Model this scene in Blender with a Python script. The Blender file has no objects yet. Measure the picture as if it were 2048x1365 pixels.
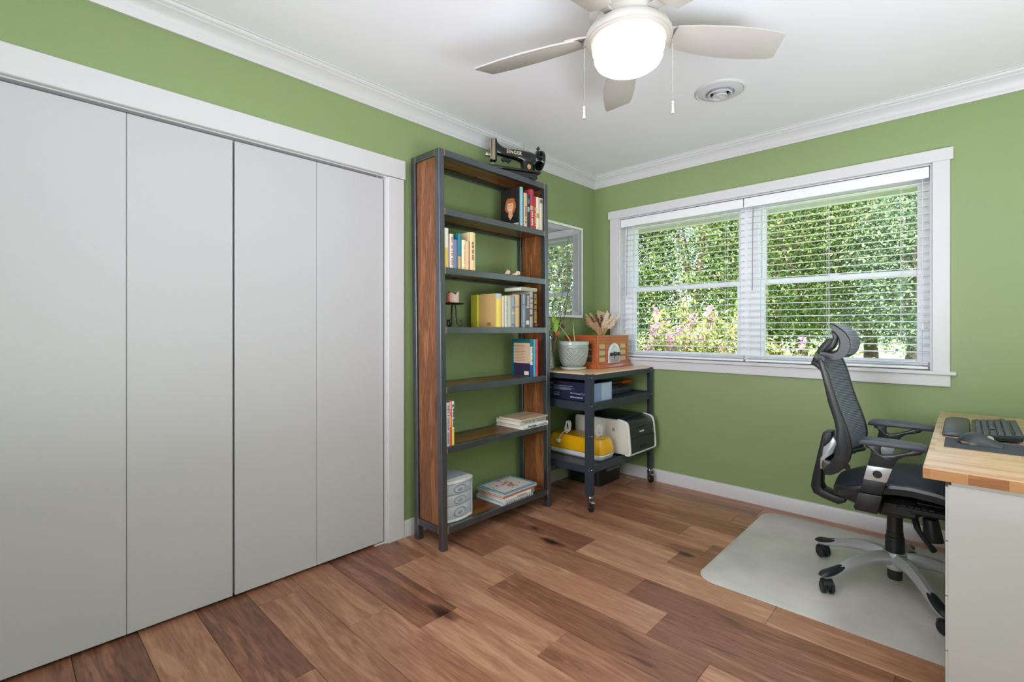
import bpy, bmesh, math, random
import numpy as np
from mathutils import Vector, Matrix
PI = math.pi
random.seed(7)
S = bpy.context.scene
COL = S.collection

# ------------------------------------------------------------------ camera, world, light, exposure
cam = bpy.data.cameras.new('camera')
cam.sensor_width = 36.0
cam.lens = 963.0 / 2048 * 36.0
cam.shift_y = -24.5 / 2048
cam.clip_start = 0.02
camo = bpy.data.objects.new('camera', cam)
COL.objects.link(camo)
camo.location = (2.300, -3.463, 1.17)
camo.rotation_euler = (PI / 2, 0, math.radians(43.25))
S.camera = camo

S.view_settings.view_transform = 'Standard'
S.view_settings.look = 'None'
S.view_settings.exposure = 0.02
S.view_settings.gamma = 1.0
S.view_settings.use_curve_mapping = False

W = bpy.data.worlds.new('sky')
S.world = W
W.use_nodes = True
nt = W.node_tree
nt.nodes.clear()
o = nt.nodes.new('ShaderNodeOutputWorld')
bg = nt.nodes.new('ShaderNodeBackground')
sky = nt.nodes.new('ShaderNodeTexSky')
sky.sky_type = 'NISHITA'
sky.sun_disc = False
sky.sun_elevation = math.radians(52)
sky.sun_rotation = math.radians(160)
sky.air_density = 0.9
sky.dust_density = 2.5
sky.ozone_density = 1.0
nt.links.new(sky.outputs[0], bg.inputs[0])
nt.links.new(bg.outputs[0], o.inputs[0])
bg.inputs[1].default_value = 1.25
S.cycles.max_bounces = 10
S.cycles.diffuse_bounces = 6
S.cycles.transparent_max_bounces = 24
S.cycles.caustics_reflective = False
S.cycles.caustics_refractive = False

def light(name, kind, loc, rot, energy, color=(1, 1, 1), **kw):
    l = bpy.data.lights.new(name, kind)
    l.energy = energy
    l.color = color
    for k, v in kw.items():
        setattr(l, k, v)
    ob = bpy.data.objects.new(name, l)
    COL.objects.link(ob)
    ob.location = loc
    ob.rotation_euler = rot
    return ob
# the sun stands behind the house and lights the garden
light('sun', 'SUN', (0, 0, 10), (math.radians(42), 0, math.radians(-28)), 22.0, (1.0, 0.97, 0.92), angle=math.radians(0.6))
# added fill light near the right wall; the room has no lamp there
light('right_fill', 'AREA', (4.12, -2.9, 1.45), (0, math.radians(90), 0), 14, (0.90, 0.95, 1.0), shape='RECTANGLE', size=1.3, size_y=1.9)
# unseen fill added by the front wall to brighten the far corner
_d = light('front_fill', 'AREA', (1.35, -4.5, 1.5), (0, 0, 0), 17, (0.92, 0.91, 1.0), shape='RECTANGLE', size=1.2, size_y=1.6)
_d.rotation_euler = (Vector((0.8, -0.3, 1.5)) - Vector(_d.location)).to_track_quat('-Z', 'Y').to_euler()
_d.data.spread = math.radians(75)

# invented uplight behind the camera, added to brighten the room off the ceiling
light('ceiling_bounce_fill', 'AREA', (3.1, -3.75, 0.60), (PI, 0, 0), 68, (0.85, 0.87, 1.0), shape='RECTANGLE', size=1.8, size_y=1.4)
# second added uplight beside the desk, out of view, to even the ceiling
light('desk_side_fill', 'AREA', (3.45, -2.55, 0.60), (PI, 0, 0), 68, (0.82, 0.87, 1.0), shape='RECTANGLE', size=0.9, size_y=1.6)

# ------------------------------------------------------------------ material helpers
def s2l(c):
    return tuple(((v / 255) / 12.92 if v / 255 <= 0.04045 else ((v / 255 + 0.055) / 1.055) ** 2.4) for v in c)
MATS = {}
def nodes_of(name):
    m = bpy.data.materials.new(name)
    m.use_nodes = True
    n = m.node_tree
    return m, n, n.nodes['Principled BSDF']
def mat(name, rgb, rough=0.5, metal=0.0, var=0.04, scale=18, bump=0.0, coat=0.0, spec=0.5, bscale=None, trans=0, emit=0):
    """plain procedural material: a base colour with a faint noise variation and optional bump"""
    if name in MATS:
        return MATS[name]
    m, n, b = nodes_of(name)
    c = s2l(rgb)
    tc = n.nodes.new('ShaderNodeTexCoord')
    no = n.nodes.new('ShaderNodeTexNoise')
    no.inputs['Scale'].default_value = scale
    no.inputs['Detail'].default_value = 3
    n.links.new(tc.outputs['Object'], no.inputs['Vector'])
    mx = n.nodes.new('ShaderNodeMix')
    mx.data_type = 'RGBA'
    mx.inputs[6].default_value = (*[v * (1 - var) for v in c], 1)
    mx.inputs[7].default_value = (*[min(1, v * (1 + var)) for v in c], 1)
    n.links.new(no.outputs[0], mx.inputs[0])
    n.links.new(mx.outputs[2], b.inputs['Base Color'])
    b.inputs['Roughness'].default_value = rough
    b.inputs['Metallic'].default_value = metal
    b.inputs['Specular IOR Level'].default_value = spec
    b.inputs['Coat Weight'].default_value = coat
    b.inputs['Transmission Weight'].default_value = trans
    if emit:
        b.inputs['Emission Color'].default_value = (*c, 1)
        b.inputs['Emission Strength'].default_value = emit
    if bump:
        bp = n.nodes.new('ShaderNodeBump')
        bp.inputs['Strength'].default_value = bump
        bp.inputs['Distance'].default_value = 0.002
        n2 = n.nodes.new('ShaderNodeTexNoise')
        n2.inputs['Scale'].default_value = bscale or 250
        n.links.new(tc.outputs['Object'], n2.inputs['Vector'])
        n.links.new(n2.outputs[0], bp.inputs['Height'])
        n.links.new(bp.outputs[0], b.inputs['Normal'])
    MATS[name] = m
    return m
def ramp(n, stops):
    r = n.nodes.new('ShaderNodeValToRGB')
    e = r.color_ramp.elements
    while len(e) < len(stops):
        e.new(0.5)
    for k, (p, c) in enumerate(stops):
        e[k].position = p
        e[k].color = (*s2l(c), 1)
    return r
def wood(name, stops, axis='x', rough=0.4, stretch=12, scale=3.0, attr=None, knots=False, rings=0.55, dist=1.5, bump=0.15, blocks=None, tone=0.35, fine=0.18, ringamp=0.10):
    """procedural wood: stretched noise grain along an axis, per-plank tone from an attribute or per-stave from a brick grid"""
    m, n, b = nodes_of(name)
    L = n.links.new
    tc = n.nodes.new('ShaderNodeTexCoord')
    mp = n.nodes.new('ShaderNodeMapping')
    sc = {'x': (1, stretch, stretch), 'y': (stretch, 1, stretch), 'z': (stretch, stretch, 1)}[axis]
    mp.inputs['Scale'].default_value = sc
    L(tc.outputs['Object'], mp.inputs[0])
    vec = mp.outputs[0]
    rnd = None
    if attr:
        a = n.nodes.new('ShaderNodeAttribute')
        a.attribute_name = attr
        rnd = a.outputs['Fac']
    if blocks:
        br = n.nodes.new('ShaderNodeTexBrick')
        br.inputs['Scale'].default_value = 1
        br.inputs['Brick Width'].default_value = blocks[0]
        br.inputs['Row Height'].default_value = blocks[1]
        br.inputs['Mortar Size'].default_value = 0
        br.inputs['Color1'].default_value = (0, 0, 0, 1)
        br.inputs['Color2'].default_value = (1, 1, 1, 1)
        br.offset = 0.37
        br.squash = 1
        m2 = n.nodes.new('ShaderNodeMapping')
        m2.inputs['Rotation'].default_value = blocks[2]
        L(tc.outputs['Object'], m2.inputs[0])
        L(m2.outputs[0], br.inputs[0])
        rnd = br.outputs[0]
    if rnd is not None:
        ml = n.nodes.new('ShaderNodeMath')
        ml.operation = 'MULTIPLY'
        ml.inputs[1].default_value = 37.0
        L(rnd, ml.inputs[0])
        ad = n.nodes.new('ShaderNodeVectorMath')
        ad.operation = 'ADD'
        L(vec, ad.inputs[0])
        L(ml.outputs[0], ad.inputs[1])
        vec = ad.outputs[0]
    g = n.nodes.new('ShaderNodeTexNoise')
    g.inputs['Scale'].default_value = scale
    g.inputs['Detail'].default_value = 5
    g.inputs['Roughness'].default_value = 0.6
    g.inputs['Distortion'].default_value = dist
    L(vec, g.inputs['Vector'])
    g2 = n.nodes.new('ShaderNodeTexNoise')
    g2.inputs['Scale'].default_value = scale * 7
    g2.inputs['Detail'].default_value = 3
    L(vec, g2.inputs['Vector'])
    def math_(op, a_, b_):
        q = n.nodes.new('ShaderNodeMath')
        q.operation = op
        for i, v in ((0, a_), (1, b_)):
            if isinstance(v, (int, float)):
                q.inputs[i].default_value = v
            else:
                L(v, q.inputs[i])
        return q.outputs[0]
    # soft growth rings: sine of the stretched low frequency noise
    ring = math_('SINE', math_('MULTIPLY', g.outputs[0], 34.0), 0.0)
    ring = math_('MULTIPLY', math_('ADD', ring, 1.0), 0.5)
    v = math_('ADD', math_('MULTIPLY', g.outputs[0], rings), math_('MULTIPLY', g2.outputs[0], fine))
    v = math_('ADD', v, math_('MULTIPLY', ring, ringamp))
    if rnd is not None:
        v = math_('ADD', v, math_('MULTIPLY', math_('SUBTRACT', rnd, 0.5), tone))
    if knots:
        vo = n.nodes.new('ShaderNodeTexVoronoi')
        vo.inputs['Scale'].default_value = 1.0
        m3 = n.nodes.new('ShaderNodeMapping')
        m3.inputs['Scale'].default_value = (1.9, 5.2, 1)
        L(tc.outputs['Object'], m3.inputs[0])
        a3 = n.nodes.new('ShaderNodeVectorMath')
        a3.operation = 'ADD'
        L(m3.outputs[0], a3.inputs[0])
        n3 = n.nodes.new('ShaderNodeTexNoise')
        n3.inputs['Scale'].default_value = 6
        L(tc.outputs['Object'], n3.inputs['Vector'])
        s3 = n.nodes.new('ShaderNodeVectorMath')
        s3.operation = 'SCALE'
        s3.inputs['Scale'].default_value = 0.35
        L(n3.outputs['Color'], s3.inputs[0])
        L(s3.outputs[0], a3.inputs[1])
        L(a3.outputs[0], vo.inputs['Vector'])
        mr = n.nodes.new('ShaderNodeMapRange')
        mr.inputs['From Min'].default_value = 0.03
        mr.inputs['From Max'].default_value = 0.20
        mr.inputs['To Min'].default_value = -0.42
        mr.inputs['To Max'].default_value = 0.0
        L(vo.outputs['Distance'], mr.inputs[0])
        v = math_('ADD', v, mr.outputs[0])
    r = ramp(n, stops)
    L(v, r.inputs[0])
    L(r.outputs[0], b.inputs['Base Color'])
    b.inputs['Roughness'].default_value = rough
    bp = n.nodes.new('ShaderNodeBump')
    bp.inputs['Strength'].default_value = bump
    bp.inputs['Distance'].default_value = 0.001
    L(g2.outputs[0], bp.inputs['Height'])
    L(bp.outputs[0], b.inputs['Normal'])
    MATS[name] = m
    return m
def mixmat(name, rgb, alpha, rough=0.3, gloss=0.1, grough=0.05, var=0.0):
    """see-through sheet: transparent + diffuse + glossy"""
    m = bpy.data.materials.new(name)
    m.use_nodes = True
    n = m.node_tree
    n.nodes.clear()
    L = n.links.new
    out = n.nodes.new('ShaderNodeOutputMaterial')
    tr = n.nodes.new('ShaderNodeBsdfTransparent')
    df = n.nodes.new('ShaderNodeBsdfDiffuse')
    gl = n.nodes.new('ShaderNodeBsdfGlossy')
    df.inputs[0].default_value = (*s2l(rgb), 1)
    gl.inputs['Roughness'].default_value = grough
    m1 = n.nodes.new('ShaderNodeMixShader')
    m1.inputs[0].default_value = alpha
    L(tr.outputs[0], m1.inputs[1])
    L(df.outputs[0], m1.inputs[2])
    if var:
        tc = n.nodes.new('ShaderNodeTexCoord')
        no = n.nodes.new('ShaderNodeTexNoise')
        no.inputs['Scale'].default_value = 2.2
        no.inputs['Detail'].default_value = 4
        L(tc.outputs['Object'], no.inputs['Vector'])
        mr = n.nodes.new('ShaderNodeMapRange')
        mr.inputs['From Min'].default_value = 0.35
        mr.inputs['From Max'].default_value = 0.65
        mr.inputs['To Min'].default_value = alpha - var
        mr.inputs['To Max'].default_value = alpha + var
        L(no.outputs[0], mr.inputs[0])
        L(mr.outputs[0], m1.inputs[0])
    m2 = n.nodes.new('ShaderNodeMixShader')
    fr = n.nodes.new('ShaderNodeFresnel')
    fr.inputs[0].default_value = 1.0 + gloss * 5
    L(fr.outputs[0], m2.inputs[0])
    L(m1.outputs[0], m2.inputs[1])
    L(gl.outputs[0], m2.inputs[2])
    L(m2.outputs[0], out.inputs[0])
    MATS[name] = m
    return m
def leafmat(name, cols, rough=0.55, transl=0.35):
    m, n, b = nodes_of(name)
    L = n.links.new
    g = n.nodes.new('ShaderNodeNewGeometry')
    k = len(cols) - 1
    r = ramp(n, [(i / k, c) for i, c in enumerate(cols)])
    L(g.outputs['Random Per Island'], r.inputs[0])
    L(r.outputs[0], b.inputs['Base Color'])
    b.inputs['Roughness'].default_value = rough
    b.inputs['Specular IOR Level'].default_value = 0.25
    tl = n.nodes.new('ShaderNodeBsdfTranslucent')
    L(r.outputs[0], tl.inputs[0])
    mx = n.nodes.new('ShaderNodeMixShader')
    mx.inputs[0].default_value = transl
    out = n.nodes['Material Output']
    L(b.outputs[0], mx.inputs[1])
    L(tl.outputs[0], mx.inputs[2])
    L(mx.outputs[0], out.inputs[0])
    MATS[name] = m
    return m

# ------------------------------------------------------------------ mesh builder
class MB:
    def __init__(self):
        self.bm = bmesh.new()
    def _xf(self, vs, M):
        if M is not None:
            bmesh.ops.transform(self.bm, matrix=M, verts=vs)
    def box(self, x0, x1, y0, y1, z0, z1, bev=0.0, M=None, seg=1):
        r = bmesh.ops.create_cube(self.bm, size=1.0)
        vs = r['verts']
        for v in vs:
            v.co = Vector(((x0 + x1) / 2 + v.co.x * (x1 - x0), (y0 + y1) / 2 + v.co.y * (y1 - y0), (z0 + z1) / 2 + v.co.z * (z1 - z0)))
        if bev:
            bev = min(bev, 0.45 * min(abs(x1 - x0), abs(y1 - y0), abs(z1 - z0)))
            es = list({e for v in vs for e in v.link_edges})
            r = bmesh.ops.bevel(self.bm, geom=es, offset=bev, segments=seg, affect='EDGES', profile=0.5)
            vs = list({v for f in r['faces'] for v in f.verts} | {v for v in vs if v.is_valid})
        self._xf(vs, M)
        return self
    def cyl(self, p0, p1, r0, r1=None, seg=24, caps=True):
        p0, p1 = Vector(p0), Vector(p1)
        r1 = r0 if r1 is None else r1
        d = p1 - p0
        q = Vector((0, 0, 1)).rotation_difference(d.normalized()).to_matrix().to_4x4()
        M = Matrix.Translation((p0 + p1) / 2) @ q
        bmesh.ops.create_cone(self.bm, cap_ends=caps, segments=seg, radius1=max(r0, 1e-5), radius2=max(r1, 1e-5), depth=d.length, matrix=M)
        return self
    def sph(self, c, r, seg=16, rings=10, sc=(1, 1, 1), M=None):
        m = Matrix.Translation(Vector(c)) @ (M or Matrix.Identity(4)) @ Matrix.Diagonal((*sc, 1))
        bmesh.ops.create_uvsphere(self.bm, u_segments=seg, v_segments=rings, radius=r, matrix=m)
        return self
    def tube(self, pts, r, seg=10, closed=False):
        """swept round tube; r a number or a list"""
        pts = [Vector(p) for p in pts]
        n = len(pts)
        rs = [r] * n if isinstance(r, (int, float)) else list(r)
        rings = []
        up = None
        for i, p in enumerate(pts):
            t = (pts[min(i + 1, n - 1)] - pts[max(i - 1, 0)])
            if closed:
                t = pts[(i + 1) % n] - pts[i - 1]
            t.normalize()
            if up is None:
                up = t.orthogonal().normalized()
            up = (up - t * up.dot(t))
            if up.length < 1e-6:
                up = t.orthogonal()
            up.normalize()
            s = t.cross(up)
            rings.append([self.bm.verts.new(p + (up * math.cos(2 * PI * k / seg) + s * math.sin(2 * PI * k / seg)) * rs[i]) for k in range(seg)])
        m = n if closed else n - 1
        for i in range(m):
            a, b = rings[i], rings[(i + 1) % n]
            for k in range(seg):
                self.bm.faces.new((a[k], a[(k + 1) % seg], b[(k + 1) % seg], b[k]))
        if not closed:
            self.bm.faces.new(rings[0][::-1])
            self.bm.faces.new(rings[-1])
        return self
    def lathe(self, prof, c=(0, 0, 0), seg=32, axis='z', M=None):
        rings = []
        for r, h in prof:
            ring = []
            for k in range(seg):
                a = 2 * PI * k / seg
                x, y = r * math.cos(a), r * math.sin(a)
                p = {'z': Vector((x, y, h)), 'x': Vector((h, x, y)), 'y': Vector((x, h, y))}[axis]
                if M is not None:
                    p = M @ p
                ring.append(self.bm.verts.new(p + Vector(c)))
            rings.append(ring)
        for a, b in zip(rings, rings[1:]):
            for k in range(seg):
                self.bm.faces.new((a[k], a[(k + 1) % seg], b[(k + 1) % seg], b[k]))
        if prof[0][0] > 1e-4:
            self.bm.faces.new(rings[0][::-1])
        if prof[-1][0] > 1e-4:
            self.bm.faces.new(rings[-1])
        return self
    def prism(self, pts, t0, t1, plane='xz', bev=0.0, M=None):
        """outline extruded between t0 and t1 along the axis missing from the plane"""
        def P(a, b, t):
            return {'xz': (a, t, b), 'yz': (t, a, b), 'xy': (a, b, t)}[plane]
        a = [self.bm.verts.new(P(u, v, t0)) for u, v in pts]
        b = [self.bm.verts.new(P(u, v, t1)) for u, v in pts]
        n = len(pts)
        fs = [self.bm.faces.new(a), self.bm.faces.new(b[::-1])]
        for k in range(n):
            fs.append(self.bm.faces.new((a[k], b[k], b[(k + 1) % n], a[(k + 1) % n])))
        bmesh.ops.recalc_face_normals(self.bm, faces=fs)
        vs = a + b
        if bev:
            es = [e for f in fs[:2] for e in f.edges]
            r = bmesh.ops.bevel(self.bm, geom=es, offset=bev, segments=2, affect='EDGES', profile=0.5)
            vs = list({v for f in r['faces'] for v in f.verts} | {v for v in vs if v.is_valid})
        self._xf(vs, M)
        return self
    def loft(self, secs, closed=True, caps=True):
        rings = [[self.bm.verts.new(p) for p in s] for s in secs]
        n = len(rings[0])
        for a, b in zip(rings, rings[1:]):
            for k in range(n if closed else n - 1):
                self.bm.faces.new((a[k], a[(k + 1) % n], b[(k + 1) % n], b[k]))
        if caps and closed:
            self.bm.faces.new(rings[0][::-1])
            self.bm.faces.new(rings[-1])
        return self
    def xf(self, M):
        bmesh.ops.transform(self.bm, matrix=M, verts=self.bm.verts[:])
        return self
def quad(mb, *ps):
    mb.bm.faces.new([mb.bm.verts.new(p) for p in ps])
    return mb
def origin(o):
    return o.matrix_basis.translation if o.parent is None else origin(o.parent) + o.matrix_basis.translation
def obj(name, mb, m, parent=None, smooth=True, M=None):
    bm = mb.bm
    if M is not None:
        bmesh.ops.transform(bm, matrix=M, verts=bm.verts[:])
    bmesh.ops.recalc_face_normals(bm, faces=bm.faces[:])
    xs = np.array([v.co[:] for v in bm.verts])
    lo, hi = xs.min(0), xs.max(0)
    c = Vector(((lo[0] + hi[0]) / 2, (lo[1] + hi[1]) / 2, lo[2]))
    bmesh.ops.translate(bm, vec=-c, verts=bm.verts[:])
    if smooth:
        for f in bm.faces:
            f.smooth = True
        for e in bm.edges:
            if len(e.link_faces) == 2 and e.calc_face_angle(0) > math.radians(32):
                e.smooth = False
    me = bpy.data.meshes.new(name)
    bm.to_mesh(me)
    bm.free()
    me.materials.append(MATS[m] if isinstance(m, str) else m)
    ob = bpy.data.objects.new(name, me)
    COL.objects.link(ob)
    ob.location = c
    if parent is not None:
        ob.parent = parent
        ob.location = c - origin(parent)
    return ob
def tag(o, label, cat=None, group=None, kind=None):
    if label:
        o['label'] = label
    if cat:
        o['category'] = cat
    if group:
        o['group'] = group
    if kind:
        o['kind'] = kind
    return o
def thing(name, label, cat, loc, group=None):
    o = bpy.data.objects.new(name, None)
    o.empty_display_size = 0.1
    COL.objects.link(o)
    o.location = loc
    return tag(o, label, cat, group)
def struct(o):
    o['kind'] = 'structure'
    return o
def smooth_pts(pts, n=6, closed=False):
    """Catmull-Rom through 2D or 3D points"""
    out = []
    N = len(pts)
    P = [np.array(p, float) for p in pts]
    rng = range(N) if closed else range(N - 1)
    for i in rng:
        p0 = P[i - 1] if (closed or i > 0) else P[i]
        p1, p2 = P[i], P[(i + 1) % N]
        p3 = P[(i + 2) % N] if (closed or i + 2 < N) else p2
        for k in range(n):
            t = k / n
            out.append(tuple(0.5 * ((2 * p1) + (p2 - p0) * t + (2 * p0 - 5 * p1 + 4 * p2 - p3) * t * t + (3 * p1 - p0 - 3 * p2 + p3) * t ** 3)))
    if not closed:
        out.append(tuple(P[-1]))
    return out
def lettering(txt, size, M, m, parent, name='lettering', depth=0.0006, label=None, spacing=1.0, width=None):
    cu = bpy.data.curves.new('txt', 'FONT')
    cu.body = txt
    cu.size = size
    cu.extrude = depth
    cu.align_x = 'CENTER'
    cu.align_y = 'CENTER'
    cu.space_character = spacing
    t = bpy.data.objects.new('txt', cu)
    COL.objects.link(t)
    dg = bpy.context.evaluated_depsgraph_get()
    me = bpy.data.meshes.new_from_object(t.evaluated_get(dg))
    bpy.data.objects.remove(t)
    mb = MB()
    mb.bm.from_mesh(me)
    if width:
        xs = [v.co.x for v in mb.bm.verts]
        k = width / (max(xs) - min(xs))
        for v in mb.bm.verts:
            v.co.x *= k
    mb.xf(M)
    o = obj(name, mb, m, parent, smooth=False)
    if label:
        o['label'] = label
    return o
def axes(c, ex, ey):
    """matrix whose x and y axes are ex and ey, at c"""
    ex, ey = Vector(ex).normalized(), Vector(ey).normalized()
    ez = ex.cross(ey)
    M = Matrix.Identity(4)
    for i in range(3):
        M[i][0], M[i][1], M[i][2], M[i][3] = ex[i], ey[i], ez[i], c[i]
    return M

# ------------------------------------------------------------------ materials
mat('wall_paint', (139, 158, 108), rough=0.38, var=0.02, scale=3, bump=0.05, bscale=400, spec=0.4)
mat('ceiling_paint', (244, 245, 249), rough=0.9, var=0.01, scale=4)
mat('white_trim', (213, 212, 215), rough=0.35, var=0.01)
mat('door_white', (196, 195, 199), rough=0.42, var=0.01, scale=2)
mat('dark_gap', (12, 12, 13), rough=0.9)
mat('vinyl_white', (234, 238, 243), rough=0.35, var=0.01)
mat('slat_white', (238, 239, 240), rough=0.4, var=0.01)
mat('cord_white', (225, 225, 222), rough=0.6)
wood('floor_wood', [(0.10, (50, 30, 24)), (0.29, (108, 70, 54)), (0.43, (146, 98, 75)), (0.57, (176, 126, 98)), (0.78, (210, 164, 130))],
     axis='x', rough=0.34, stretch=9, scale=1.5, attr='plank', knots=True, rings=0.62, dist=0.9, tone=0.36, fine=0.30, ringamp=0.055)
wood('shelf_oak', [(0.22, (56, 30, 15)), (0.42, (112, 66, 36)), (0.55, (146, 94, 58)), (0.75, (176, 124, 82))], axis='z', rough=0.3, stretch=14, scale=2.2, dist=1.0, fine=0.30)
wood('shelf_board', [(0.22, (50, 24, 8)), (0.42, (104, 56, 22)), (0.55, (138, 80, 36)), (0.75, (166, 106, 58))], axis='y', rough=0.3, stretch=12, scale=2.0, dist=0.8, fine=0.28)
wood('butcher_block', [(0.2, (196, 150, 108)), (0.45, (222, 186, 146)), (0.7, (234, 208, 174))], axis='x', rough=0.22, stretch=14, scale=2.2, blocks=(0.34, 0.043, (0, 0, 0)), tone=0.28)
wood('butcher_edge', [(0.2, (128, 78, 44)), (0.45, (166, 112, 68)), (0.7, (186, 138, 92))], axis='x', rough=0.35, stretch=14, scale=2.2, blocks=(0.085, 0.2, (PI / 2, 0, 0)), tone=0.5)
wood('pine_top', [(0.2, (222, 176, 126)), (0.5, (238, 206, 166)), (0.8, (246, 226, 198))], axis='y', rough=0.25, stretch=12, scale=3)
wood('radio_wood', [(0.2, (150, 72, 36)), (0.5, (186, 104, 62)), (0.8, (206, 130, 86))], axis='y', rough=0.2, stretch=12, scale=4, rings=0.5)
mat('steel_black', (112, 116, 124), rough=0.36, metal=0.9, var=0.25, scale=7)
mat('weld', (196, 160, 124), rough=0.4, metal=0.7)
mat('cart_metal', (52, 60, 72), rough=0.38, metal=0.15, var=0.06)
mat('black_plastic', (26, 28, 31), rough=0.42)
mat('black_satin', (38, 41, 45), rough=0.32)
mat('dark_rubber', (20, 20, 22), rough=0.6)
mat('chrome', (200, 202, 205), rough=0.18, metal=1.0)
mat('silver_paint', (196, 197, 199), rough=0.3, metal=0.45)
mat('white_plastic', (226, 226, 224), rough=0.35)
mat('grey_plastic', (150, 152, 154), rough=0.4)
mat('fan_white', (188, 184, 177), rough=0.4)
mat('desk_white', (192, 191, 190), rough=0.4, var=0.01)
mat('black_gloss', (14, 15, 17), rough=0.12, coat=0.6)
mat('gold_paint', (196, 160, 96), rough=0.4, metal=0.3)
mat('cream_print', (232, 224, 196), rough=0.5)
mat('paper', (232, 226, 210), rough=0.8, var=0.1, scale=200)
mat('yellow_gloss', (238, 178, 18), rough=0.25, coat=0.3)
mat('orange_plastic', (226, 92, 24), rough=0.35)
mat('printer_beige', (206, 202, 192), rough=0.45)
mat('mousepad_grey', (72, 76, 84), rough=0.85)
mat('frame_white', (238, 238, 240), rough=0.3)

# ------------------------------------------------------------------ room shell
H = 2.445
XR, YF = 4.2, -4.7
# floor: individual planks inside one mesh, tone per plank
bm = bmesh.new()
lay = bm.faces.layers.float.new('plank')
rr = random.Random(3)
known = {0: 1.266, 2: 1.116, 4: 1.213, 5: 0.808, 6: 1.214, 7: 1.411, 8: 0.736, 9: 1.185}
tones = {4: {1: 0.35}, 5: {1: 0.95, 0: 0.3}, 7: {0: 0.85}, 9: {0: 0.75}}
y = -0.25 - 0.19 * 24
k = 23
rows = []
for k in range(-2, 24):
    y1 = -0.25 - 0.19 * k
    rows.append((k, max(y1 - 0.19, YF), min(y1, 0.16)))
for k, ya, yb in rows:
    if yb - ya < 0.01:
        continue
    Lp = 0.915
    j = known.get(k, rr.uniform(0.2, 1.1))
    x = j - math.ceil((j + 0.6) / Lp) * Lp
    i = -math.ceil((j + 0.6) / Lp)
    while x < XR:
        xa, xb = max(x, -0.6), min(x + Lp, XR)
        if xb - xa > 0.01:
            g = 0.0011
            v = [bm.verts.new(p) for p in ((xa, ya, -0.004), (xb, ya, -0.004), (xb, yb, -0.004), (xa, yb, -0.004),
                                           (xa + g, ya + g, 0), (xb - g, ya + g, 0), (xb - g, yb - g, 0), (xa + g, yb - g, 0))]
            t = tones.get(k, {}).get(i + 1, rr.random() * 0.8 + 0.1)
            for idx in ((4, 5, 6, 7), (0, 1, 5, 4), (1, 2, 6, 5), (2, 3, 7, 6), (3, 0, 4, 7)):
                f = bm.faces.new([v[q] for q in idx])
                f[lay] = t
        x += Lp
        i += 1
v = [bm.verts.new(p) for p in ((-0.6, YF, -0.05), (XR, YF, -0.05), (XR, 0.16, -0.05), (-0.6, 0.16, -0.05))]
bm.faces.new(v)
me = bpy.data.meshes.new('floor')
bm.to_mesh(me)
bm.free()
me.materials.append(MATS['floor_wood'])
fl = bpy.data.objects.new('floor', me)
COL.objects.link(fl)
struct(fl)

struct(obj('ceiling', MB().box(-0.6, XR + 0.1, YF - 0.1, 0.16, H, H + 0.08), 'ceiling_paint'))
CY0, CY1, CZ = -3.535, -2.016, 2.003        # closet opening
struct(obj('wall_left', MB().box(-0.1, 0, CY1, 0.0, 0, H).box(-0.1, 0, YF, CY0, 0, H).box(-0.1, 0, CY0, CY1, CZ, H), 'wall_paint'))
struct(obj('wall_closet', MB().box(-0.62, -0.6, CY0 - .1, CY1 + .1, 0, H).box(-0.6, -0.1, CY0 - .12, CY0 - .1, 0, H).box(-0.6, -0.1, CY1 + .1, CY1 + .12, 0, H), 'ceiling_paint'))
WX0, WX1, WZ0, WZ1 = 0.242, 2.172, 0.925, 2.068   # window opening
struct(obj('wall_back', MB().box(-0.1, WX0, 0, 0.16, 0, H).box(WX1, XR + 0.1, 0, 0.16, 0, H).box(WX0, WX1, 0, 0.16, 0, WZ0).box(WX0, WX1, 0, 0.16, WZ1, H), 'wall_paint'))
struct(obj('wall_right', MB().box(XR, XR + 0.1, YF, 0, 0, H), 'wall_paint'))
struct(obj('wall_front', MB().box(-0.1, XR + 0.1, YF - 0.1, YF, 0, H), 'wall_paint'))

# crown moulding profile: (out from wall, height)
CR = [(0, 2.350), (0.010, 2.350), (0.013, 2.358), (0.018, 2.364), (0.022, 2.378), (0.031, 2.394), (0.044, 2.408), (0.055, 2.415), (0.055, 2.421), (0.060, 2.424), (0.066, 2.432), (0.068, 2.439), (0.074, 2.441), (0.074, 2.445), (0, 2.445)]
def crown(name, p0, p1, nrm, e0, e1):
    p0, p1, nrm = Vector(p0), Vector(p1), Vector(nrm)
    d = (p1 - p0).normalized()
    mb = MB()
    mb.loft([[p0 + nrm * a + d * a * e0 + Vector((0, 0, z)) for a, z in CR], [p1 + nrm * a - d * a * e1 + Vector((0, 0, z)) for a, z in CR]])
    return struct(obj(name, mb, 'white_trim'))
crown('trim_1', (0, YF, 0), (0, 0, 0), (1, 0, 0), 1, 1)
crown('trim_2', (0, 0, 0), (XR, 0, 0), (0, -1, 0), 1, 1)
crown('trim_3', (XR, 0, 0), (XR, YF, 0), (-1, 0, 0), 1, 1)
crown('trim_4', (XR, YF, 0), (0, YF, 0), (0, 1, 0), 1, 1)
BP = [(0, 0), (0.014, 0), (0.014, 0.080), (0.011, 0.087), (0.004, 0.090), (0, 0.090)]
def base(name, p0, p1, nrm):
    p0, p1, nrm = Vector(p0), Vector(p1), Vector(nrm)
    return struct(obj(name, MB().loft([[p + nrm * a + Vector((0, 0, z)) for a, z in BP] for p in (p0, p1)]), 'white_trim'))
base('baseboard_left', (0, -1.913, 0), (0, 0, 0), (1, 0, 0))
base('baseboard_back', (0, 0, 0), (XR, 0, 0), (0, -1, 0))
base('baseboard_right', (XR, 0, 0), (XR, YF, 0), (-1, 0, 0))
base('baseboard_front', (XR, YF, 0), (0, YF, 0), (0, 1, 0))
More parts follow.
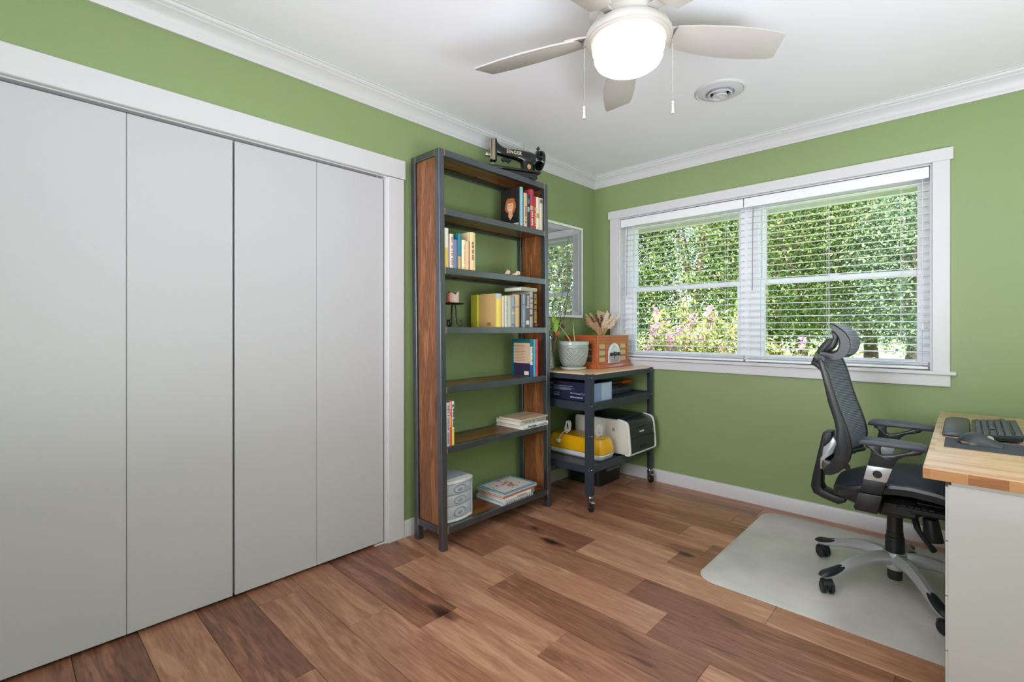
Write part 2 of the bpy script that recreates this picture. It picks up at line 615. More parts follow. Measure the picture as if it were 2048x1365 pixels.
# closet casing: side boards, wider head board, jamb, track
mb = MB().box(0, 0.018, CY1, -1.916, 0, 2.0, 0.002).box(0, 0.018, CY0 - 0.10, CY0, 0, 2.0, 0.002)
struct(obj('trim_5', mb, 'white_trim'))
struct(obj('trim_6', MB().box(0, 0.022, CY0 - 0.12, -1.908, 2.003, 2.107, 0.003), 'white_trim'))
mb = MB().box(-0.1, 0.0, CY1 - 0.012, CY1, 0, CZ).box(-0.1, 0.0, CY0, CY0 + 0.012, 0, CZ).box(-0.1, 0.0, CY0 + 0.012, CY1 - 0.012, CZ - 0.006, CZ)
mb.box(0.0003, 0.006, CY1 - 0.010, CY1 - 0.0003, 0, CZ - 0.001).box(-0.055, -0.046, CY0 + 0.012, CY1 - 0.012, CZ - 0.03, CZ - 0.006)
struct(obj('trim_7', mb, 'white_trim'))
# bifold doors: two pairs of flat leaves
def leaf(y0, y1, parent):
    return obj('door_leaf', MB().box(-0.036, -0.004, y0, y1, 0.014, 1.985, 0.002), 'door_white', parent)
for n, (a, b_, c) in enumerate(((-2.034, -2.404, -2.766), (-2.774, -3.136, -3.515))):
    d = bpy.data.objects.new('door_%d' % (n + 1), None)
    COL.objects.link(d)
    d.location = (-0.02, (a + c) / 2, 0)
    struct(d)
    leaf(b_ + 0.0008, a, d)
    leaf(c, b_ - 0.0008, d)
    if n: continue
    obj('pivot_pin', MB().cyl((-0.02, a - 0.03, 1.985), (-0.02, a - 0.03, 1.998), 0.005, seg=10), 'grey_plastic', d)
    obj('floor_bracket', MB().box(-0.034, -0.006, a - 0.05, a + 0.012, 0, 0.006), 'white_plastic', d)

# ------------------------------------------------------------------ window
win = bpy.data.objects.new('window_1', None)
COL.objects.link(win)
win.location = (1.2, 0.0, WZ0)
struct(win)
obj('casing', MB().box(0.167, WX0, -0.018, 0, 0.94, 2.070, 0.002).box(WX1, 2.243, -0.018, 0, 0.94, 2.070, 0.002), 'white_trim', win)
obj('head_casing', MB().box(0.152, 2.256, -0.024, 0, 2.068, 2.133, 0.002), 'white_trim', win)
obj('stool', MB().box(0.140, 2.268, -0.034, 0.085, 0.922, 0.942, 0.004), 'white_trim', win)
obj('apron', MB().box(0.160, 2.245, -0.018, 0, 0.861, 0.922, 0.002), 'white_trim', win)
mb = MB().box(WX0 + 0.0005, WX0 + 0.01, -0.0005, 0.159, 0.943, WZ1 - 0.008).box(WX1 - 0.01, WX1 - 0.0005, -0.0005, 0.159, 0.943, WZ1 - 0.008).box(WX0 + 0.0005, WX1 - 0.0005, -0.0005, 0.159, WZ1 - 0.008, WZ1 - 0.0005)
mb.box(0.2525, 2.1615, 0.0855, 0.159, 0.9255, 0.9445)
obj('jamb', mb, 'white_trim', win)
def unit(x0, x1, g0, g1):
    fr = MB()
    fr.box(x0, g0 - 0.024, 0.085, 0.155, 0.95, 2.06, 0.003).box(g1 + 0.024, x1, 0.085, 0.155, 0.95, 2.06, 0.003).box(g0 - 0.024, g1 + 0.024, 0.086, 0.154, 2.0, 2.06)
    fr.box(g0 - 0.024, g1 + 0.024, 0.086, 0.154, 0.945, 0.965)
    obj('window_frame', fr, 'vinyl_white', win)
    for nm, z0, z1, ya, yb in (('upper_sash', 1.508, 1.985, 0.124, 0.146), ('lower_sash', 0.995, 1.472, 0.096, 0.120)):
        s = MB()
        s.box(g0 - 0.026, g0, ya, yb, z0 - 0.032, z1 + 0.034, 0.003).box(g1, g1 + 0.026, ya, yb, z0 - 0.032, z1 + 0.034, 0.003)
        s.box(g0, g1, ya, yb, z0 - 0.032, z0, 0.003).box(g0, g1, ya, yb, z1, z1 + 0.034, 0.003)
        so = obj(nm, s, 'vinyl_white', win)
        obj('glass_pane', MB().box(g0, g1, (ya + yb) / 2 - 0.002, (ya + yb) / 2 + 0.002, z0, z1), 'window_glass', so)
    obj('sash_lock', MB().box((g0 + g1) / 2 - 0.03, (g0 + g1) / 2 + 0.03, 0.098, 0.120, 1.506, 1.516, 0.003), 'vinyl_white', win)
mixmat('window_glass', (255, 255, 255), 0.0, gloss=0.02, grough=0.0)
unit(0.252, 1.222, 0.339, 1.130)
unit(1.222, 2.162, 1.310, 2.101)

# venetian blinds: two, side by side
def blind(x0, x1, label, wand_x, lift_x):
    b = thing('window_blind', label, 'blind', ((x0 + x1) / 2, 0.04, 0.95), 'white venetian blinds in the window')
    obj('valance', MB().box(x0, x1, 0.004, 0.012, 1.994, 2.056, 0.002).box(x0, x1, 0.012, 0.06, 2.014, 2.050, 0.002), 'slat_white', b)
    z = 1.975
    mb = MB()
    n = 0
    while z > 1.010:
        a = math.radians(4)
        M = Matrix.Translation(((x0 + x1) / 2, 0.045, z)) @ Matrix.Rotation(a, 4, 'X')
        w = (x1 - x0) / 2 - 0.006
        mb.prism([(-0.024, -0.0012), (0, 0.0006), (0.024, -0.0012), (0.024, 0.0010), (0, 0.0028), (-0.024, 0.0010)], -w, w, 'yz', M=M)
        z -= 0.0425
        n += 1
    obj('slats', mb, 'slat_white', b)
    for k in range(3):
        mb = MB()
        mb.box(x0 + 0.004, x1 - 0.004, 0.021, 0.069, 0.972 + k * 0.0052, 0.975 + k * 0.0052)
        if k == 0:
            obj('bottom_rail', MB().box(x0 + 0.004, x1 - 0.004, 0.020, 0.070, 0.948, 0.962, 0.003), 'slat_white', b)
        obj('stacked_slat', mb, 'slat_white', b)
    w = x1 - x0
    for fx in (0.13, 0.5, 0.87) if w > 0.93 else (0.22, 0.58, 0.87):
        x = x0 + w * fx
        mb = MB()
        for yy in (0.020, 0.070):
            mb.cyl((x, yy, 0.96), (x, yy, 2.01), 0.0009, seg=6)
        mb.cyl((x + 0.01, 0.045, 0.96), (x + 0.01, 0.045, 2.01), 0.0009, seg=6)
        obj('ladder_cord', mb, 'cord_white', b)
    obj('tilt_wand', MB().tube([(wand_x, 0.012, 1.99), (wand_x, 0.002, 1.90), (wand_x - 0.003, 0.0, 1.43)], 0.0036, 8), 'grey_plastic', b)
    obj('lift_cord', MB().tube([(lift_x, 0.012, 1.99), (lift_x, 0.0, 1.7), (lift_x, 0.0, 1.20)], 0.0014, 6).cyl((lift_x, 0, 1.165), (lift_x, 0, 1.20), 0.006, 0.003, 10), 'cord_white', b)
    return b
blind(0.256, 1.198, 'white slatted blind covering the left half of the window', 0.315, 0.30)
blind(1.204, 2.158, 'white slatted blind covering the right half of the window behind the chair', 1.262, 2.13)

# ------------------------------------------------------------------ ceiling fan and vent
FX, FY = 1.400, -1.885
fan = thing('ceiling_fan', 'white five blade ceiling fan with lit round glass shade', 'ceiling fan', (FX, FY, H))
obj('canopy', MB().lathe([(0.115, 2.445), (0.115, 2.425), (0.10, 2.405), (0.09, 2.385), (0.0, 2.385)][::-1], (FX, FY, 0), 40), 'fan_white', fan)
obj('motor_housing', MB().lathe([(0.0, 2.39), (0.11, 2.388), (0.135, 2.37), (0.142, 2.34), (0.138, 2.312), (0.12, 2.298), (0.118, 2.272), (0.0, 2.272)], (FX, FY, 0), 48), 'fan_white', fan)
obj('light_collar', MB().lathe([(0.11, 2.275), (0.128, 2.272), (0.148, 2.256), (0.155, 2.242), (0.157, 2.232), (0.155, 2.226), (0.152, 2.224), (0.150, 2.226), (0.147, 2.222), (0.143, 2.220), (0.141, 2.222), (0.137, 2.218), (0.132, 2.217), (0.130, 2.225), (0.0, 2.230)], (FX, FY, 0), 64), 'fan_white', fan)
m = mat('lamp_glow', (255, 244, 228), rough=0.3, emit=2.0)
obj('glass_shade', MB().lathe([(0.126, 2.226), (0.129, 2.214), (0.129, 2.190), (0.123, 2.178), (0.123, 2.160), (0.115, 2.145), (0.098, 2.133), (0.07, 2.126), (0.035, 2.123), (0.0001, 2.122)], (FX, FY, 0), 64), m, fan)
for k in range(5):
    a = math.radians(53 + 72 * k)
    R = Matrix.Translation((FX, FY, 2.262)) @ Matrix.Rotation(a, 4, 'Z') @ Matrix.Rotation(math.radians(-13), 4, 'X')
    out = [(0.175, -0.046), (0.26, -0.060), (0.38, -0.071), (0.48, -0.075), (0.56, -0.071), (0.600, -0.064), (0.628, 0.046), (0.60, 0.056), (0.50, 0.069), (0.40, 0.074), (0.28, 0.068), (0.19, 0.052), (0.175, 0.0)]
    bl = obj('blade', MB().prism(out, -0.003, 0.003, 'xy', 0.001, M=R), 'fan_white', fan)
    R2 = Matrix.Translation((FX, FY, 2.276)) @ Matrix.Rotation(a, 4, 'Z')
    mb = MB().prism([(0.105, -0.022), (0.15, -0.018), (0.19, -0.030), (0.235, -0.036), (0.245, -0.02), (0.25, 0.0), (0.245, 0.02), (0.235, 0.036), (0.19, 0.030), (0.15, 0.018), (0.105, 0.022)], -0.004, 0.004, 'xy', 0.001, M=R2 @ Matrix.Rotation(math.radians(-13), 4, 'X'))
    obj('blade_bracket', mb, 'fan_white', bl)
for cxp, cyp, zb, n in ((1.289, -2.005, 1.935, 0), (1.524, -1.782, 1.955, 0)):
    mb = MB().tube([(cxp + (FX - cxp) * 0.22, cyp + (FY - cyp) * 0.22, 2.236), (cxp + (FX - cxp) * 0.05, cyp + (FY - cyp) * 0.05, 2.232), (cxp, cyp, 2.215), (cxp, cyp, zb + 0.045)], 0.0011, 6)
    z = zb + 0.045
    while z < 2.21:
        mb.sph((cxp, cyp, z), 0.0017, 6, 4)
        z += 0.006
    c = obj('pull_chain', mb, 'chrome', fan)
    obj('chain_pull', MB().lathe([(0.0001, 0.048), (0.004, 0.046), (0.0055, 0.040), (0.003, 0.035), (0.006, 0.031), (0.004, 0.026), (0.005, 0.012), (0.0075, 0.0), (0.0001, 0.0)], (cxp, cyp, zb), 16), 'fan_white', c)

vx, vy = 1.345, -0.826
vent = thing('ceiling_vent', 'round white ceiling air vent between fan and window', 'vent', (vx, vy, H))
obj('flange', MB().lathe([(0.066, 2.444), (0.068, 2.440), (0.074, 2.428), (0.092, 2.430), (0.112, 2.437), (0.118, 2.434), (0.124, 2.438), (0.128, 2.4445)], (vx, vy, 0), 56), 'white_trim', vent)
obj('duct', MB().lathe([(0.0001, 2.4444), (0.068, 2.4444)], (vx, vy, 0), 40), 'dark_gap', vent)
obj('cone_ring', MB().lathe([(0.052, 2.440), (0.050, 2.428), (0.056, 2.418), (0.062, 2.422), (0.055, 2.432), (0.052, 2.440)], (vx, vy, 0), 48), 'white_trim', vent)
mb = MB().lathe([(0.0001, 2.436), (0.034, 2.436), (0.033, 2.422), (0.038, 2.414), (0.034, 2.410), (0.030, 2.413), (0.0001, 2.413)], (vx, vy, 0), 40)
mb.box(vx - 0.003, vx + 0.003, vy - 0.030, vy + 0.030, 2.407, 2.4135)
obj('centre_knob', mb, 'white_trim', vent)

# ------------------------------------------------------------------ bookcase (leans back a little, so posts are raked)
LEAN = 0.016
SH = [2.129, 1.815, 1.498, 1.179, 0.863, 0.543, 0.119]      # tops of the front rails
BY0, BY1 = -1.880, -0.970
XF, XB = 0.314, 0.064
def rake(mb):
    for v in mb.bm.verts:
        v.co.x -= LEAN * v.co.z
    return mb
bc = thing('bookcase', 'tall industrial bookcase with black steel frame and oak side panels', 'bookcase', ((XF + XB) / 2, (BY0 + BY1) / 2, 0))
PW = 0.036
for x in (XF - PW, XB):
    for y in (BY0, BY1 - PW):
        obj('post', rake(MB().box(x, x + PW, y, y + PW, 0.0, 2.129, 0.002)), 'steel_black', bc)
def weld(*a):
    obj('weld_seam', rake(MB().box(*a)), 'weld', bc)
for z in SH:
    for (ya, yb) in ((BY0 + PW, BY0 + PW + 0.0025), (BY1 - PW - 0.0025, BY1 - PW)):
        weld(XF - 0.0035, XF + 0.0012, ya - 0.001, yb + 0.001, z - 0.036, z - 0.001)
for z in (2.129, 0.121):
    weld(XF - PW - 0.003, XF - PW, BY0 - 0.0012, BY0 + 0.002, z - 0.036, z)
    weld(XB + PW, XB + PW + 0.003, BY0 - 0.0012, BY0 + 0.002, z - 0.036, z)
for z in SH:
    obj('front_rail', rake(MB().box(XF - 0.034, XF - 0.001, BY0 + PW, BY1 - PW, z - 0.036, z, 0.0015)), 'steel_black', bc)
    obj('rear_rail', rake(MB().box(XB + 0.001, XB + 0.034, BY0 + PW, BY1 - PW, z - 0.036, z, 0.0015)), 'steel_black', bc)
    sh = obj('shelf', rake(MB().box(XB + 0.035, XF - 0.035, BY0 + 0.03, BY1 - 0.03, z - 0.026, z - 0.001, 0.001)), 'shelf_board', bc)
    mb = MB().box(XB + 0.036, XB + 0.060, BY0 + 0.04, BY1 - 0.04, z - 0.032, z - 0.0265)
    for yy in (-1.62, -1.45, -1.25):
        mb.cyl((XB + 0.06, yy, z - 0.034), (XB + 0.06, yy, z - 0.0265), 0.005, seg=10)
        mb.box(XB + 0.045, XB + 0.075, yy - 0.002, yy + 0.002, z - 0.034, z - 0.0265)
    obj('shelf_bracket', rake(mb), 'black_satin', bc)
for z in (2.129, 0.121):
    for y in (BY0, BY1 - PW):
        obj('side_rail', rake(MB().box(XB + PW, XF - PW, y + 0.001, y + PW - 0.001, z - 0.036, z, 0.0015)), 'steel_black', bc)
obj('side_panel', rake(MB().box(XB + PW + 0.004, XF - PW - 0.002, BY0 + 0.010, BY0 + 0.030, 0.121, 2.093, 0.001)), 'shelf_oak', bc)
obj('side_panel', rake(MB().box(XB + PW + 0.004, XF - PW - 0.002, BY1 - 0.030, BY1 - 0.010, 0.121, 2.093, 0.001)), 'shelf_oak', bc)
def fx(z):            # x of the bookcase front plane at height z
    return XF - LEAN * z

# ------------------------------------------------------------------ books
def cmat(rgb, rough=0.5):
    n = 'cover_%d_%d_%d' % rgb
    return mat(n, rgb, rough=rough, var=0.03, scale=60)
def book(label, ya, yb, zb, h, depth, rgb, xs=None, bands=(), text=None, group='books standing on the bookcase', page=True, tilt=0.0):
    """standing book, spine towards +x; bands = (z fraction from, to, rgb), text = (from, to, width fraction, rgb)"""
    xs = fx(zb) - 0.012 if xs is None else xs
    t = yb - ya
    b = thing('book', label, 'book', (xs - depth / 2, (ya + yb) / 2, zb), group)
    g = min(0.0025, t * 0.16)
    M = Matrix.Translation((0, ya, zb)) @ Matrix.Rotation(-tilt, 4, 'X') @ Matrix.Translation((0, -ya, -zb)) if tilt else None
    mb = MB()
    mb.box(xs - depth, xs - 0.002, ya, ya + g, zb, zb + h).box(xs - depth, xs - 0.002, yb - g, yb, zb, zb + h)
    n = 6
    prof = [(xs - 0.004, ya)] + [(xs - 0.004 + 0.005 * math.sin(PI * k / n), ya + t * k / n) for k in range(1, n)] + [(xs - 0.004, yb), (xs - 0.006, yb), (xs - 0.006, ya)]
    mb.prism(prof, zb, zb + h, 'xy')
    if M is not None:
        mb.xf(M)
    obj('cover', mb, cmat(rgb), b)
    mb = MB().box(xs - depth + 0.003, xs - 0.0065, ya + g + 0.0002, yb - g - 0.0002, zb + 0.003, zb + h - 0.003)
    obj('pages', mb.xf(M) if M is not None else mb, 'paper', b)
    for f0, f1, c in bands:
        mb = MB()
        prof2 = [(xs - 0.004 + 0.0056 * math.sin(PI * k / n) + 0.0004, ya - 0.0003 + (t + 0.0006) * k / n) for k in range(n + 1)]
        prof2 = prof2 + [(xs - 0.006, yb), (xs - 0.006, ya)]
        mb.prism(prof2, zb + h * f0, zb + h * f1, 'xy')
        obj('spine_band', mb.xf(M) if M is not None else mb, cmat(c), b)
    if text:
        f0, f1, wf, c = text
        mb = MB()
        z = zb + h * f0
        r = random.Random(int(ya * 1e4))
        ym = (ya + yb) / 2
        while z < zb + h * f1:
            l = r.uniform(0.005, 0.010)
            ww = t * wf * r.uniform(0.7, 1) / 2
            if r.random() > 0.15:
                mb.box(xs + 0.0006, xs + 0.0026, ym - ww, ym + ww, z, z + l * 0.62)
            z += l
        obj('spine_lettering', mb.xf(M) if M is not None else mb, cmat(c), b)
    return b
Z1, Z2, Z3, Z4, Z5, Z6 = [z + 0.0005 for z in SH[1:]]
# top shelf, right end
b = book('hardcover with a portrait on its dark back cover and pale blue spine', -1.234, -1.203, Z1, 0.245, 0.17, (34, 30, 30), bands=[(0, 1, (140, 190, 206))], group=None)
# portrait of a smiling woman printed on the back cover, built as thin layers of ink
PM = axes((0.190, -1.2345, Z1 + 0.125), (1, 0, 0), (0, 0, 1)) @ Matrix.Diagonal((1.4, 1.2, 1, 1))
def ink(name, pts, lvl, rgb, parent, M=PM):
    return obj(name, MB().prism(pts, 0.0, 0.0004 * lvl, 'xy', M=M), cmat(rgb), parent, smooth=False)
def ell(cx_, cy_, rx, ry, n=20, wob=0.0, seed=0):
    r = random.Random(seed)
    return [(cx_ + rx * math.cos(2 * PI * k / n) * (1 + wob * r.uniform(-1, 1)), cy_ + ry * math.sin(2 * PI * k / n) * (1 + wob * r.uniform(-1, 1))) for k in range(n)]
pr = obj('portrait_hair', MB().prism(smooth_pts(ell(0, 0.010, 0.034, 0.043, 22, 0.10, 4), 4, True), 0, 0.0003, 'xy', M=PM), cmat((172, 104, 58)), b, smooth=False)
ink('portrait_face', ell(-0.001, 0.006, 0.020, 0.029), 2, (234, 180, 146), pr)
ink('portrait_neck', [(-0.010, -0.018), (0.010, -0.018), (0.016, -0.046), (0.0, -0.066), (-0.014, -0.046)], 2.2, (222, 164, 130), pr)
ink('portrait_fringe', ell(0.0, 0.034, 0.022, 0.010, 16, 0.1, 5), 3, (176, 104, 54), pr)
ink('portrait_mouth', ell(-0.001, -0.009, 0.008, 0.0028), 3, (236, 214, 204), pr)
ink('portrait_eye', ell(-0.009, 0.012, 0.0035, 0.0016), 3, (50, 32, 26), pr)
ink('portrait_eye', ell(0.007, 0.012, 0.0035, 0.0016), 3, (50, 32, 26), pr)
ink('portrait_sweater', [(-0.044, -0.085), (-0.036, -0.055), (-0.014, -0.044), (0, -0.066), (0.016, -0.044), (0.038, -0.055), (0.046, -0.085)], 2.6, (20, 19, 21), pr)
ink('barcode', [(0.018, -0.098), (0.050, -0.098), (0.050, -0.084), (0.018, -0.084)], 1, (206, 190, 176), b)
book('beige book with red lettering right of the portrait book', -1.199, -1.165, Z1, 0.215, 0.15, (206, 186, 160), text=(0.06, 0.6, 0.35, (120, 50, 40)), group=None)
book('dark book with pale blue marks between the beige and pink spines', -1.161, -1.138, Z1, 0.212, 0.15, (44, 50, 58), bands=[(0.48, 0.62, (140, 170, 180)), (0.72, 0.86, (90, 110, 120))], group=None)
book('tall pink and red book on the top shelf of the bookcase', -1.136, -1.102, Z1, 0.250, 0.17, (176, 60, 66), bands=[(0.70, 1.0, (172, 58, 92)), (0.47, 0.58, (206, 176, 120))], text=(0.08, 0.44, 0.5, (240, 220, 210)), group=None)
book('shorter red book touching the tall pink book', -1.101, -1.079, Z1, 0.212, 0.15, (170, 52, 54), text=(0.1, 0.7, 0.45, (232, 196, 180)), group=None)
book('cream book with a small gold picture on its spine', -1.077, -1.045, Z1, 0.212, 0.15, (226, 218, 196), bands=[(0.36, 0.50, (198, 156, 62))], group=None)
book('pale cream book at the far right of the top shelf', -1.043, -1.011, Z1, 0.212, 0.15, (214, 206, 192), bands=[(0.84, 0.96, (120, 112, 104))], group=None)
# second shelf, left end
book('cream and yellow book, leftmost on the second shelf', -1.838, -1.812, Z2, 0.212, 0.15, (238, 230, 204), bands=[(0.0, 0.5, (230, 196, 96))], group=None)
book('thin brown book set back beside the cream and yellow one', -1.811, -1.803, Z2, 0.200, 0.14, (150, 92, 56), xs=0.262, group=None)
book('pale pink book with grey lettering on the second shelf', -1.802, -1.776, Z2, 0.185, 0.13, (226, 206, 198), text=(0.1, 0.9, 0.35, (130, 110, 106)), group=None)
book('blue grey book beside the pale pink one', -1.774, -1.745, Z2, 0.158, 0.13, (106, 122, 158), group=None)
book('teal and tan book in the middle of the left row', -1.743, -1.719, Z2, 0.195, 0.14, (40, 130, 148), bands=[(0.0, 0.36, (206, 160, 92)), (0.36, 0.42, (90, 100, 100))], group=None)
book('yellow edged white book beside the teal one', -1.717, -1.686, Z2, 0.163, 0.13, (236, 226, 196), bands=[(0.0, 0.08, (226, 190, 100))], text=(0.2, 0.8, 0.2, (216, 150, 60)), group=None)
book('thin orange and white book', -1.685, -1.662, Z2, 0.160, 0.13, (216, 98, 30), bands=[(0.0, 1.0, (232, 190, 160))], group=None)
book('large cream book with grey lettering, rightmost of the left row', -1.657, -1.617, Z2, 0.215, 0.15, (232, 210, 160), text=(0.28, 0.74, 0.4, (110, 112, 106)), group=None)
# third shelf
book('olive yellow book behind the kraft covered one', -1.474, -1.440, Z3, 0.198, 0.055, (190, 180, 60), xs=0.136, group=None)
b = book('yellow book with plain kraft back cover', -1.454, -1.407, Z3, 0.200, 0.145, (196, 162, 106), bands=[(0.0, 0.84, (232, 212, 96)), (0.84, 1.0, (186, 198, 206))], group=None)
ink('barcode', [(0.02, -0.090), (0.055, -0.090), (0.055, -0.070), (0.02, -0.070)], 1, (150, 112, 76), b, M=axes((0.185, -1.4545, Z3 + 0.10), (1, 0, 0), (0, 0, 1)))
book('pale pink thin book right of the yellow one', -1.405, -1.381, Z3, 0.186, 0.14, (222, 188, 184), bands=[(0.86, 0.97, (226, 206, 120))], group=None)
book('pale green and white thin book on the third shelf', -1.379, -1.355, Z3, 0.190, 0.14, (196, 214, 196), text=(0.1, 0.9, 0.25, (150, 170, 150)), group=None)
book('light grey worn book on the third shelf', -1.353, -1.322, Z3, 0.188, 0.14, (190, 188, 176), group=None)
book('grey blue book with a gold emblem', -1.320, -1.289, Z3, 0.190, 0.14, (140, 154, 166), bands=[(0.62, 0.66, (90, 100, 112)), (0.42, 0.50, (206, 180, 110)), (0.06, 0.1, (90, 100, 112))], group=None)
book('tan book with pale brown band', -1.287, -1.250, Z3, 0.202, 0.15, (206, 172, 126), bands=[(0.60, 0.66, (190, 136, 108))], group=None)
book('black book set back in the third shelf row', -1.248, -1.222, Z3, 0.206, 0.14, (24, 22, 22), xs=0.272, group=None)
book('slate grey old book on the third shelf', -1.220, -1.191, Z3, 0.208, 0.15, (138, 150, 158), bands=[(0.68, 0.70, (90, 98, 104)), (0.1, 0.12, (90, 98, 104))], group=None)
book('dark grey book with white label at its foot', -1.188, -1.154, Z3, 0.212, 0.15, (92, 94, 94), bands=[(0.08, 0.20, (206, 206, 202)), (0.58, 0.62, (190, 190, 180))], text=(0.64, 0.92, 0.6, (190, 190, 180)), group=None)
book('white and maroon striped spine beside the gold lettered book', -1.151, -1.122, Z3, 0.228, 0.16, (176, 166, 160), bands=[(0.3, 0.36, (96, 60, 60)), (0.5, 0.54, (120, 84, 80)), (0.66, 0.69, (120, 84, 80)), (0.8, 0.83, (96, 60, 60))], group=None)
book('thick dark brown book with large gold lettering', -1.118, -1.083, Z3, 0.228, 0.16, (46, 30, 22), text=(0.12, 0.92, 0.75, (186, 146, 84)), group=None)
def flat_book(label, x0, x1, y0, y1, z0, t, rgb, rot=0.0, cover=None, group='books lying on the bookcase'):
    """book lying flat, spine towards +x"""
    c = Vector(((x0 + x1) / 2, (y0 + y1) / 2, z0))
    b = thing('book', label, 'book', c, group)
    M = Matrix.Translation(c) @ Matrix.Rotation(rot, 4, 'Z') @ Matrix.Translation(-c)
    g = min(0.003, t * 0.18)
    mb = MB().box(x0, x1 - 0.003, y0, y1, z0, z0 + g).box(x0, x1 - 0.003, y0, y1, z0 + t - g, z0 + t)
    n = 6
    mb.prism([(x1 - 0.005, z0)] + [(x1 - 0.004 + 0.005 * math.sin(PI * k / n), z0 + t * k / n) for k in range(0, n + 1)] + [(x1 - 0.005, z0 + t)], y0, y1, 'xz')
    obj('cover', mb.xf(M), cmat(rgb), b)
    obj('pages', MB().box(x0 + 0.003, x1 - 0.0055, y0 + 0.004, y1 - 0.004, z0 + g, z0 + t - g).xf(M), 'paper', b)
    return b, M
b, _ = flat_book('grey cream book lying on top of the upright books', 0.13, 0.285, -1.232, -1.085, Z3 + 0.229, 0.024, (172, 170, 146), group=None)
# fourth shelf, right end
b = book('teal book with beige blurb panel on its back cover', -1.152, -1.124, Z4, 0.240, 0.165, (16, 92, 98), bands=[(0.0, 0.32, (40, 70, 140)), (0.32, 0.80, (222, 222, 220)), (0.80, 1.0, (20, 110, 116))], text=(0.36, 0.78, 0.4, (60, 70, 90)), group=None)
TM = axes((0.205, -1.1525, Z4), (1, 0, 0), (0, 0, 1))
ink('blurb_panel', [(-0.062, 0.085), (0.078, 0.085), (0.078, 0.215), (-0.062, 0.215)], 1, (206, 176, 148), b, M=TM)
ink('lower_panel', [(-0.062, 0.004), (0.078, 0.004), (0.078, 0.085), (-0.062, 0.085)], 1, (44, 32, 66), b, M=TM)
ink('barcode', [(0.03, 0.010), (0.068, 0.010), (0.068, 0.034), (0.03, 0.034)], 2, (226, 212, 190), b, M=TM)
mb = MB()
for k in range(11):
    r = random.Random(k)
    mb.prism([(-0.05, 0.197 - k * 0.0098), (0.05 - r.random() * 0.03, 0.197 - k * 0.0098), (0.05 - r.random() * 0.03, 0.199 - k * 0.0098), (-0.05, 0.199 - k * 0.0098)], 0, 0.0006, 'xy', M=TM)
obj('blurb_lines', mb, cmat((120, 90, 80)), b, smooth=False)
book('bright cyan thin book beside the teal one', -1.121, -1.102, Z4, 0.238, 0.16, (70, 178, 190), group=None)
book('pink red book at the right end of the fourth shelf', -1.099, -1.076, Z4, 0.240, 0.16, (188, 66, 92), group=None)
# fifth shelf, left end
book('white spined puzzle book at the left end of the fifth shelf', -1.838, -1.815, Z5, 0.232, 0.17, (226, 226, 230), text=(0.05, 0.95, 0.4, (110, 120, 150)), group=None)
book('red, orange and pink paperback', -1.814, -1.799, Z5, 0.236, 0.17, (222, 84, 76), bands=[(0.42, 0.66, (236, 156, 52)), (0.66, 0.82, (224, 100, 104)), (0.82, 1.0, (236, 150, 150))], group=None)
book('white, black and yellow lettered paperback', -1.798, -1.783, Z5, 0.236, 0.17, (226, 226, 222), bands=[(0.0, 0.38, (226, 210, 50)), (0.86, 0.93, (30, 140, 120))], text=(0.42, 0.84, 0.7, (30, 30, 34)), group=None)
# fifth shelf stack
b, M = flat_book('thick white book at the bottom of the fifth shelf stack', 0.075, 0.316, -1.250, -1.009, Z5, 0.028, (222, 222, 222), rot=0.0, group=None)
lettering('The Ride', 0.021, axes((0.3185, -1.170, Z5 + 0.014), (0, 1, 0), (0, 0, 1)), cmat((52, 54, 58)), b, width=0.085)
mb = MB()
for k in range(9):
    mb.box(0.3165, 0.3182, -1.105 + k * 0.009, -1.098 + k * 0.009, Z5 + 0.009, Z5 + 0.011)
    mb.box(0.3165, 0.3182, -1.105 + k * 0.009, -1.099 + k * 0.009, Z5 + 0.016, Z5 + 0.018)
obj('spine_lettering', mb, cmat((90, 92, 96)), b)
b, M = flat_book('white book in the middle of the fifth shelf stack', 0.09, 0.302, -1.268, -1.014, Z5 + 0.0282, 0.022, (216, 216, 214), rot=0.015, group=None)
mb = MB()
r = random.Random(4)
for k in range(17):
    if k != 9:
        mb.box(0.3025, 0.3042, -1.235 + k * 0.0125, -1.235 + k * 0.0125 + r.uniform(0.006, 0.010), Z5 + 0.034, Z5 + 0.043)
obj('spine_lettering', mb, cmat((136, 138, 142)), b)
b, M = flat_book('beige board covered book on top of the fifth shelf stack', 0.115, 0.314, -1.266, -1.010, Z5 + 0.0504, 0.014, (196, 176, 146), rot=0.02, group=None)
mb = MB()
for k in range(13):
    zz = Z5 + 0.0648
    mb.box(0.20 + 0.012 * (k % 3), 0.216 + 0.012 * (k % 2), -1.205 + k * 0.0125, -1.198 + k * 0.0125, zz - 0.0006, zz)
obj('cover_lettering', mb, cmat((110, 84, 66)), b)
# bottom shelf stack
b, M = flat_book('pale blue paperback under the bottom shelf stack', 0.08, 0.316, -1.432, -1.160, Z6, 0.018, (176, 190, 216), rot=0.0, group=None)
mb = MB()
r = random.Random(9)
for k in range(12):
    mb.box(0.3165, 0.3182, -1.40 + k * 0.02, -1.40 + k * 0.02 + r.uniform(0.005, 0.013), Z6 + 0.005, Z6 + 0.012)
obj('spine_lettering', mb, cmat((96, 92, 140)), b)
b, M = flat_book('thick white garden design book in the bottom shelf stack', 0.08, 0.322, -1.420, -1.155, Z6 + 0.0182, 0.032, (226, 226, 220), rot=0.0, group=None)
lettering('DESIGN', 0.016, axes((0.3245, -1.275, Z6 + 0.034), (0, 1, 0), (0, 0, 1)), cmat((156, 150, 138)), b, width=0.085)
mb = MB().box(0.3225, 0.3242, -1.185, -1.160, Z6 + 0.022, Z6 + 0.048)
obj('spine_picture', mb, cmat((112, 128, 92)), b)
